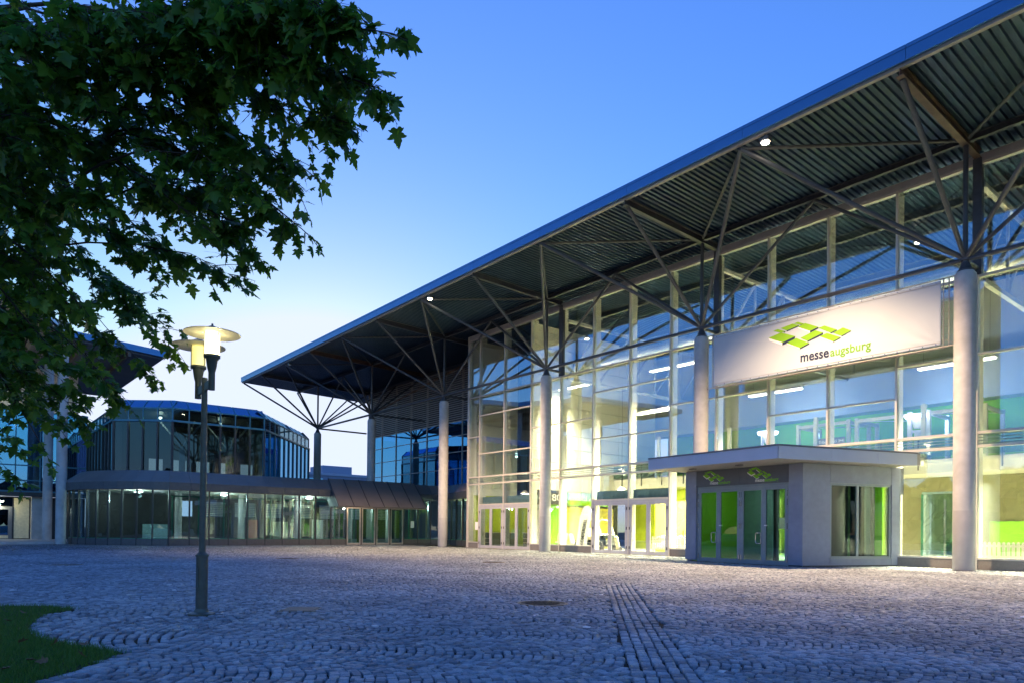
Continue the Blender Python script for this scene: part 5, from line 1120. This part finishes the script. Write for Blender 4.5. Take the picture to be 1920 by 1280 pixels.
Msv = Matrix.Translation((-1.2, -21.3, 0)) @ Matrix.Rotation(math.atan2(0.776, 0.63), 4, 'Z')
part('frame', MB(Msv).box(-0.24, 0.24, -0.26, 0.26, -0.05, 0.0), 'iron_rim', t); part('lid', MB(Msv).box(-0.21, 0.21, -0.23, 0.23, 0.001, 0.006), 'cast_iron', t)
# ------------------------------------------------------------------ fallen leaves
HALF = [(0, 0), (.14, -.1), (.3, -.06), (.34, .02), (.5, .02), (.4, .14), (.27, .2), (.42, .28), (.46, .36), (.64, .46), (.5, .52), (.36, .52), (.22, .50), (.27, .64), (.17, .74), (.14, .84), (0, 1.05)]
OUT = HALF + [(-x, y) for x, y in HALF[-2:0:-1]]
def leaf_verts(curl):
    vs = [(0, 0.34, 0.0)] + [(x, y, -curl * abs(x) * 0.5 - curl * 0.25 * (y - 0.4) ** 2) for x, y in OUT]
    n = len(OUT); return np.array(vs), [(0, 1 + k, 1 + (k + 1) % n) for k in range(n)]
lv0, lf0 = leaf_verts(0.3)
me = bpy.data.meshes.new('fallen_leaf'); me.from_pydata([tuple(v) for v in leaf_verts(-0.7)[0]], [], lf0); me.materials.append(MATS['dead_leaf'])
spots = [(0.9, -24.15), (1.35, -24.25), (1.6, -24.5), (0.4, -24.6), (-0.2, -24.75), (1.75, -24.75), (1.2, -24.8), (-0.9, -24.7), (-1.5, -24.6), (0.6, -24.35), (-2.2, -24.4), (1.45, -24.62)]
names_ = ('curled brown leaf on the grass nearest the lawn tip', 'brown leaf on the grass by the cobble edge near the lawn tip', 'dry leaf on the dark lower lawn near the frame edge', 'dry leaf in the middle of the lawn', 'dry leaf left of the lawn middle', 'dry leaf lowest on the lawn beside the runner stones', 'dry leaf at the bottom of the lawn', 'dry leaf below the rounded cobble end', 'dry leaf left of the rounded cobble end', 'dry leaf right under the rounded cobble end', 'dry leaf at the far left of the lawn', 'dry leaf between two others at the lower lawn edge')
for (x, y), lb_ in zip(spots, names_):
    o = link('fallen_leaf', me, None, None, (x, y, 0.055), (rng.normal(0, 0.3), rng.normal(0, 0.3), rng.uniform(0, 6.28)), (0.08, 0.08, 0.08)); tag(o, lb_, 'leaf', 'fallen leaves on the lawn')
# ------------------------------------------------------------------ plane tree
TIPS = [(5.02, -23.50, 3.6), (4.8, -23.47, 3.8), (4.62, -23.46, 3.65), (4.82, -23.39, 3.46), (4.42, -23.4, 3.46), (4.19, -23.36, 3.69), (3.94, -23.51, 3.39), (3.76, -23.42, 3.36), (3.35, -23.44, 3.36), (3.7, -23.33, 3.09), (3.08, -23.46, 3.14), (2.78, -23.51, 3.0), (3.21, -23.61, 3.21), (3.43, -23.82, 3.39), (4.72, -23.66, 3.68), (4.35, -23.8, 3.71), (4.19, -23.68, 3.54), (3.85, -23.78, 3.46), (3.71, -23.96, 3.72), (3.76, -24.21, 3.9), (4.2, -23.99, 3.88), (3.34, -24.42, 4.1), (2.9, -24.64, 4.03), (2.55, -24.12, 4.02), (2.17, -23.78, 3.26), (1.96, -23.89, 3.21), (2.08, -24.21, 3.38), (2.23, -24.5, 3.55), (2.33, -24.7, 3.64), (2.51, -24.81, 3.88), (2.31, -24.42, 3.82), (1.43, -23.9, 3.01), (1.46, -24.19, 3.19), (1.59, -24.5, 3.25), (1.31, -23.58, 2.79), (1.15, -23.76, 2.55), (1.06, -24.04, 2.76), (1.05, -24.36, 2.89), (1.31, -24.68, 2.94), (0.58, -24.63, 2.47), (0.61, -24.27, 2.42), (0.69, -23.85, 2.36), (0.31, -24.31, 2.05), (0.39, -24.53, 2.27), (0.73, -24.75, 2.7), (-0.22, -24.65, 1.97), (-0.47, -24.63, 1.62), (0.44, -24.16, 2.11), (4.54, -23.73, 3.87), (3.22, -23.93, 3.61), (4.9, -23.6, 3.69), (2.98, -24.87, 4.16), (2.67, -23.97, 3.44), (1.85, -24.66, 3.33)]
KT = 1.45
TIPS = [(camx + KT * (a - camx), camy + KT * (b - camy), 1.12 + KT * (c - 1.12)) for a, b, c in TIPS]
TIPS += [(1.26, -24.78, 4.82), (1.18, -24.56, 5.23), (1.14, -24.28, 4.91), (0.79, -24.71, 4.45), (0.79, -24.4, 4.66), (1.22, -24.98, 4.5), (0.53, -25.02, 4.12), (0.36, -24.75, 4.03), (0.25, -24.42, 3.97), (0.73, -24.14, 4.19), (-0.01, -24.89, 3.68), (-0.09, -24.51, 3.49), (-0.06, -24.16, 3.4), (-0.45, -24.95, 3.12), (-0.47, -24.65, 3.07), (-0.43, -24.29, 2.91), (-0.39, -23.92, 2.8), (-0.85, -24.8, 2.57), (-1.02, -24.37, 2.08), (-1.3, -24.87, 1.89), (1.9, -23.98, 5.26), (1.9, -23.66, 4.97), (2.02, -23.35, 5.0), (1.37, -24.0, 5.05), (2.91, -23.05, 4.72), (2.7, -23.32, 5.08), (2.04, -23.17, 4.1), (1.38, -23.34, 3.9)]
T0 = Vector((-4.97, -27.3, 0))
tree = empty('plane_tree', tuple(T0), 'large leafy plane tree hanging over the lawn and the upper left of the view', 'tree')
part('trunk', MB().path([T0 + Vector(p) for p in ((0, 0, -0.1), (0.02, 0.01, 0.3), (0.05, 0.0, 1.5), (0.02, 0.05, 3.5), (0.1, 0.1, 5.5), (0.0, 0.1, 8.0))], [0.34, 0.25, 0.22, 0.20, 0.14, 0.05], 14), 'bark', tree, smooth=60)
tw = MB(); leaves = []
def add_leaf(p, axis, size):
    axis = axis.normalized(); up = Vector((rng.normal(0, 0.5), rng.normal(0, 0.5), 1)).normalized()
    x = axis.cross(up); x = x.normalized() if x.length > 0.05 else Vector((1, 0, 0)); z = x.cross(axis).normalized()
    leaves.append((p, x, axis, z, size))
def limb_from(tip, org, r0):
    tip = Vector(tip); org = Vector(org); L = (tip - org).length
    c = (org + tip) / 2 + Vector((rng.normal(0, 0.15), rng.normal(0, 0.15), 0.22 * L))
    pts = []; n = 11
    for k in range(n):
        t = k / (n - 1); p = org * (1 - t) ** 2 + c * 2 * t * (1 - t) + tip * t * t; pts.append(p + Vector(rng.normal(0, 0.018, 3)) * (1 if 0 < k < n - 1 else 0))
    rr = [r0 * (1 - 0.88 * k / (n - 1)) for k in range(n)]
    part('limb', MB().path(pts, rr, 6), 'bark', tree, smooth=70)
    # twigs near the outer part of the limb
    for k in range(20):
        t = 1 - 0.95 * min(1.0, (rng.uniform(0, 1) ** 1.3) * 1.7 / max(L, 1.7)) if k else 1.0
        i = min(int(t * (n - 1)), n - 2); fr_ = t * (n - 1) - i; p = pts[i] * (1 - fr_) + pts[i + 1] * fr_
        dirn = (pts[i + 1] - pts[i]).normalized()
        d = (dirn * rng.uniform(0.2, 0.9) + Vector((rng.normal(0, 0.6), rng.normal(0, 0.6), rng.normal(-0.15, 0.45)))).normalized()
        if k == 0: d = dirn
        tl = rng.uniform(0.14, 0.38); q1 = p + d * tl * 0.5 + Vector((0, 0, -0.01)); q2 = p + d * tl + Vector((0, 0, -0.05))
        tw.path([p, q1, q2], [0.005, 0.0035, 0.002], 4)
        nl = rng.integers(7, 12)
        for j in range(nl):
            s = (j + 0.6) / nl; b_ = p.lerp(q2, s)
            od = (d * rng.uniform(0.1, 0.8) + Vector((rng.normal(0, 0.6), rng.normal(0, 0.6), -0.45 + rng.normal(0, 0.4)))).normalized()
            pe = b_ + od * rng.uniform(0.03, 0.07); tw.path([b_, pe], [0.0018, 0.0015], 3)
            add_leaf(pe, od + Vector((0, 0, -0.25)), 0.055 + 0.095 * rng.uniform(0, 1) ** 1.3)
for k, tp in enumerate(TIPS):
    org = T0 + Vector((rng.uniform(-0.1, 0.2), 0.05, rng.uniform(4.0, 7.0)))
    if k % 3:
        org = Vector(tp) + (org - Vector(tp)).normalized() * rng.uniform(1.6, 2.8) + Vector((0, 0, 0.25))
        limb_from(tp, org, 0.014)
    else: limb_from(tp, org, 0.045)
o = part('twigs', tw, 'bark', tree); tag(o, kind='stuff')
cam_p = Vector((camx, camy, 1.12))
dd = []
for k, (p, x, y, z, s) in enumerate(leaves):
    v = p + y * s * 0.5 - cam_p; dep = v.dot(CW); lat = v.dot(CR) / max(dep, 0.1); hh = v.dot(CU) / max(dep, 0.1)
    vis = dep > 0.5 and -0.735 < lat < 0.735 and -0.23 < hh < 0.75
    dd.append((0 if vis else 1, dep / s, k))
dd.sort(); big = set(k for _, _, k in dd[:300])
lmes = []
for c in (0.15, 0.35, 0.6):
    v, f = leaf_verts(c); me = bpy.data.meshes.new('leaf'); me.from_pydata([tuple(q) for q in v], [], f); me.materials.append(MATS['leaf']); lmes.append(me)
VV = []; FF = []; nb = 0
for k, (p, x, y, z, s) in enumerate(leaves):
    if k in big:
        M4 = Matrix(((x.x * s, y.x * s, z.x * s, p.x - T0.x), (x.y * s, y.y * s, z.y * s, p.y - T0.y), (x.z * s, y.z * s, z.z * s, p.z), (0, 0, 0, 1)))
        o = link('leaf', lmes[k % 3], None, tree); o.matrix_local = M4
    else:
        v = leaf_verts(rng.uniform(-0.2, 1.1))[0] * np.array([rng.uniform(0.8, 1.15), rng.uniform(0.85, 1.1), 1.0]) * s
        w_ = np.outer(v[:, 0], x) + np.outer(v[:, 1], y) + np.outer(v[:, 2], z) + np.array(p - T0)
        VV.append(w_); FF.append(np.array(lf0) + nb); nb += len(v)
me = bpy.data.meshes.new('foliage'); me.from_pydata(np.concatenate(VV).tolist(), [], np.concatenate(FF).tolist()); o = link('foliage', me, 'leaf', tree); tag(o, kind='stuff')
print('leaves', len(leaves), 'setts', n_setts)
# ------------------------------------------------------------------ what the glass mirrors: added tree belt blocking low sky, and street lamps across the road behind the camera
mb = MB()
for k in range(64):
    a = R(-178 + k * 3.6); r_ = 66 + rng.uniform(-4, 8); c = Vector((8 + r_ * math.cos(a), -25 + r_ * math.sin(a), 0)); hgt = rng.uniform(7.5, 12.5)
    for j in range(7):
        q = Vector(rng.normal(0, 1, 3)).normalized(); ctr = c + Vector((q.x * 3.0, q.y * 3.0, hgt * 0.5 + q.z * hgt * 0.28)); rr = rng.uniform(1.8, 3.2)
        ring = []
        for la in range(1, 6):
            th = math.pi * la / 6
            for lo in range(9):
                ph = 2 * math.pi * lo / 9; f_ = rr * rng.uniform(0.75, 1.15); ring.append(ctr + Vector((math.sin(th) * math.cos(ph), math.sin(th) * math.sin(ph), math.cos(th) * 1.15)) * f_)
        fs = [(la * 9 + lo, la * 9 + (lo + 1) % 9, (la + 1) * 9 + (lo + 1) % 9, (la + 1) * 9 + lo) for la in range(4) for lo in range(9)] + [tuple(range(8, -1, -1)), tuple(range(36, 45))]
        mb.add(ring, fs)
        for _ in range(70):
            v = ring[rng.integers(45)] + Vector(rng.normal(0, 0.25, 3)); mb.add([v, v + Vector(rng.normal(0, 0.22, 3)), v + Vector(rng.normal(0, 0.22, 3))], [(0, 1, 2)])
    mb.tube(c, c + Vector((0, 0, hgt * 0.6)), 0.25, 6)
o = part('added_treeline', mb, 'added_belt_dark'); tag(o, 'added dark tree belt behind the viewer, blocking the low sky in the glass', 'added_treeline', kind='stuff')
for k, (x, y) in enumerate(((30, -48), (12, -60), (44, -36), (-6, -62), (52, -18), (22, -56), (58, 2), (-22, -66))):
    t = empty('road_lamp', (x, y, 0), 'street lamp across the road behind the viewer, mirrored as a spark in the glass', 'street lamp', 'street lamps across the road')
    part('pole', MB().lathe([(0.09, 0.0), (0.06, 5.2), (0.03, 5.25)], 10, (x, y, 0)), 'lamp_metal', t, smooth=40); part('lantern', MB().lathe([(0.05, 5.25), (0.3, 5.35), (0.3, 5.6), (0.08, 5.75)], 14, (x, y, 0)), 'road_glow', t, smooth=40); part('cap', MB().lathe([(0.34, 5.76), (0.2, 5.86), (0.02, 5.95)], 14, (x, y, 0)), 'lamp_metal', t)
me = bpy.data.meshes.new('fallen_leaf'); me.from_pydata([tuple(v) for v in leaf_verts(-0.5)[0]], [], lf0); me.materials.append(MATS['dead_leaf'])
for x, y in ((0.2, -21.6), (-3.0, -22.0), (2.6, -20.4), (-5.2, -19.0), (1.4, -17.2), (4.2, -16.8), (-0.6, -15.0), (3.4, -22.3), (-8.0, -20.5), (5.8, -18.6), (-2.2, -17.5), (-6.5, -15.4)):
    o = link('fallen_leaf', me, None, None, (x, y, 0.02), (rng.normal(0, 0.2), rng.normal(0, 0.2), rng.uniform(0, 6.28)), (0.06, 0.06, 0.06)); tag(o, 'small dry leaf lying on the open cobbles', 'leaf', 'dry leaves on the cobbles')
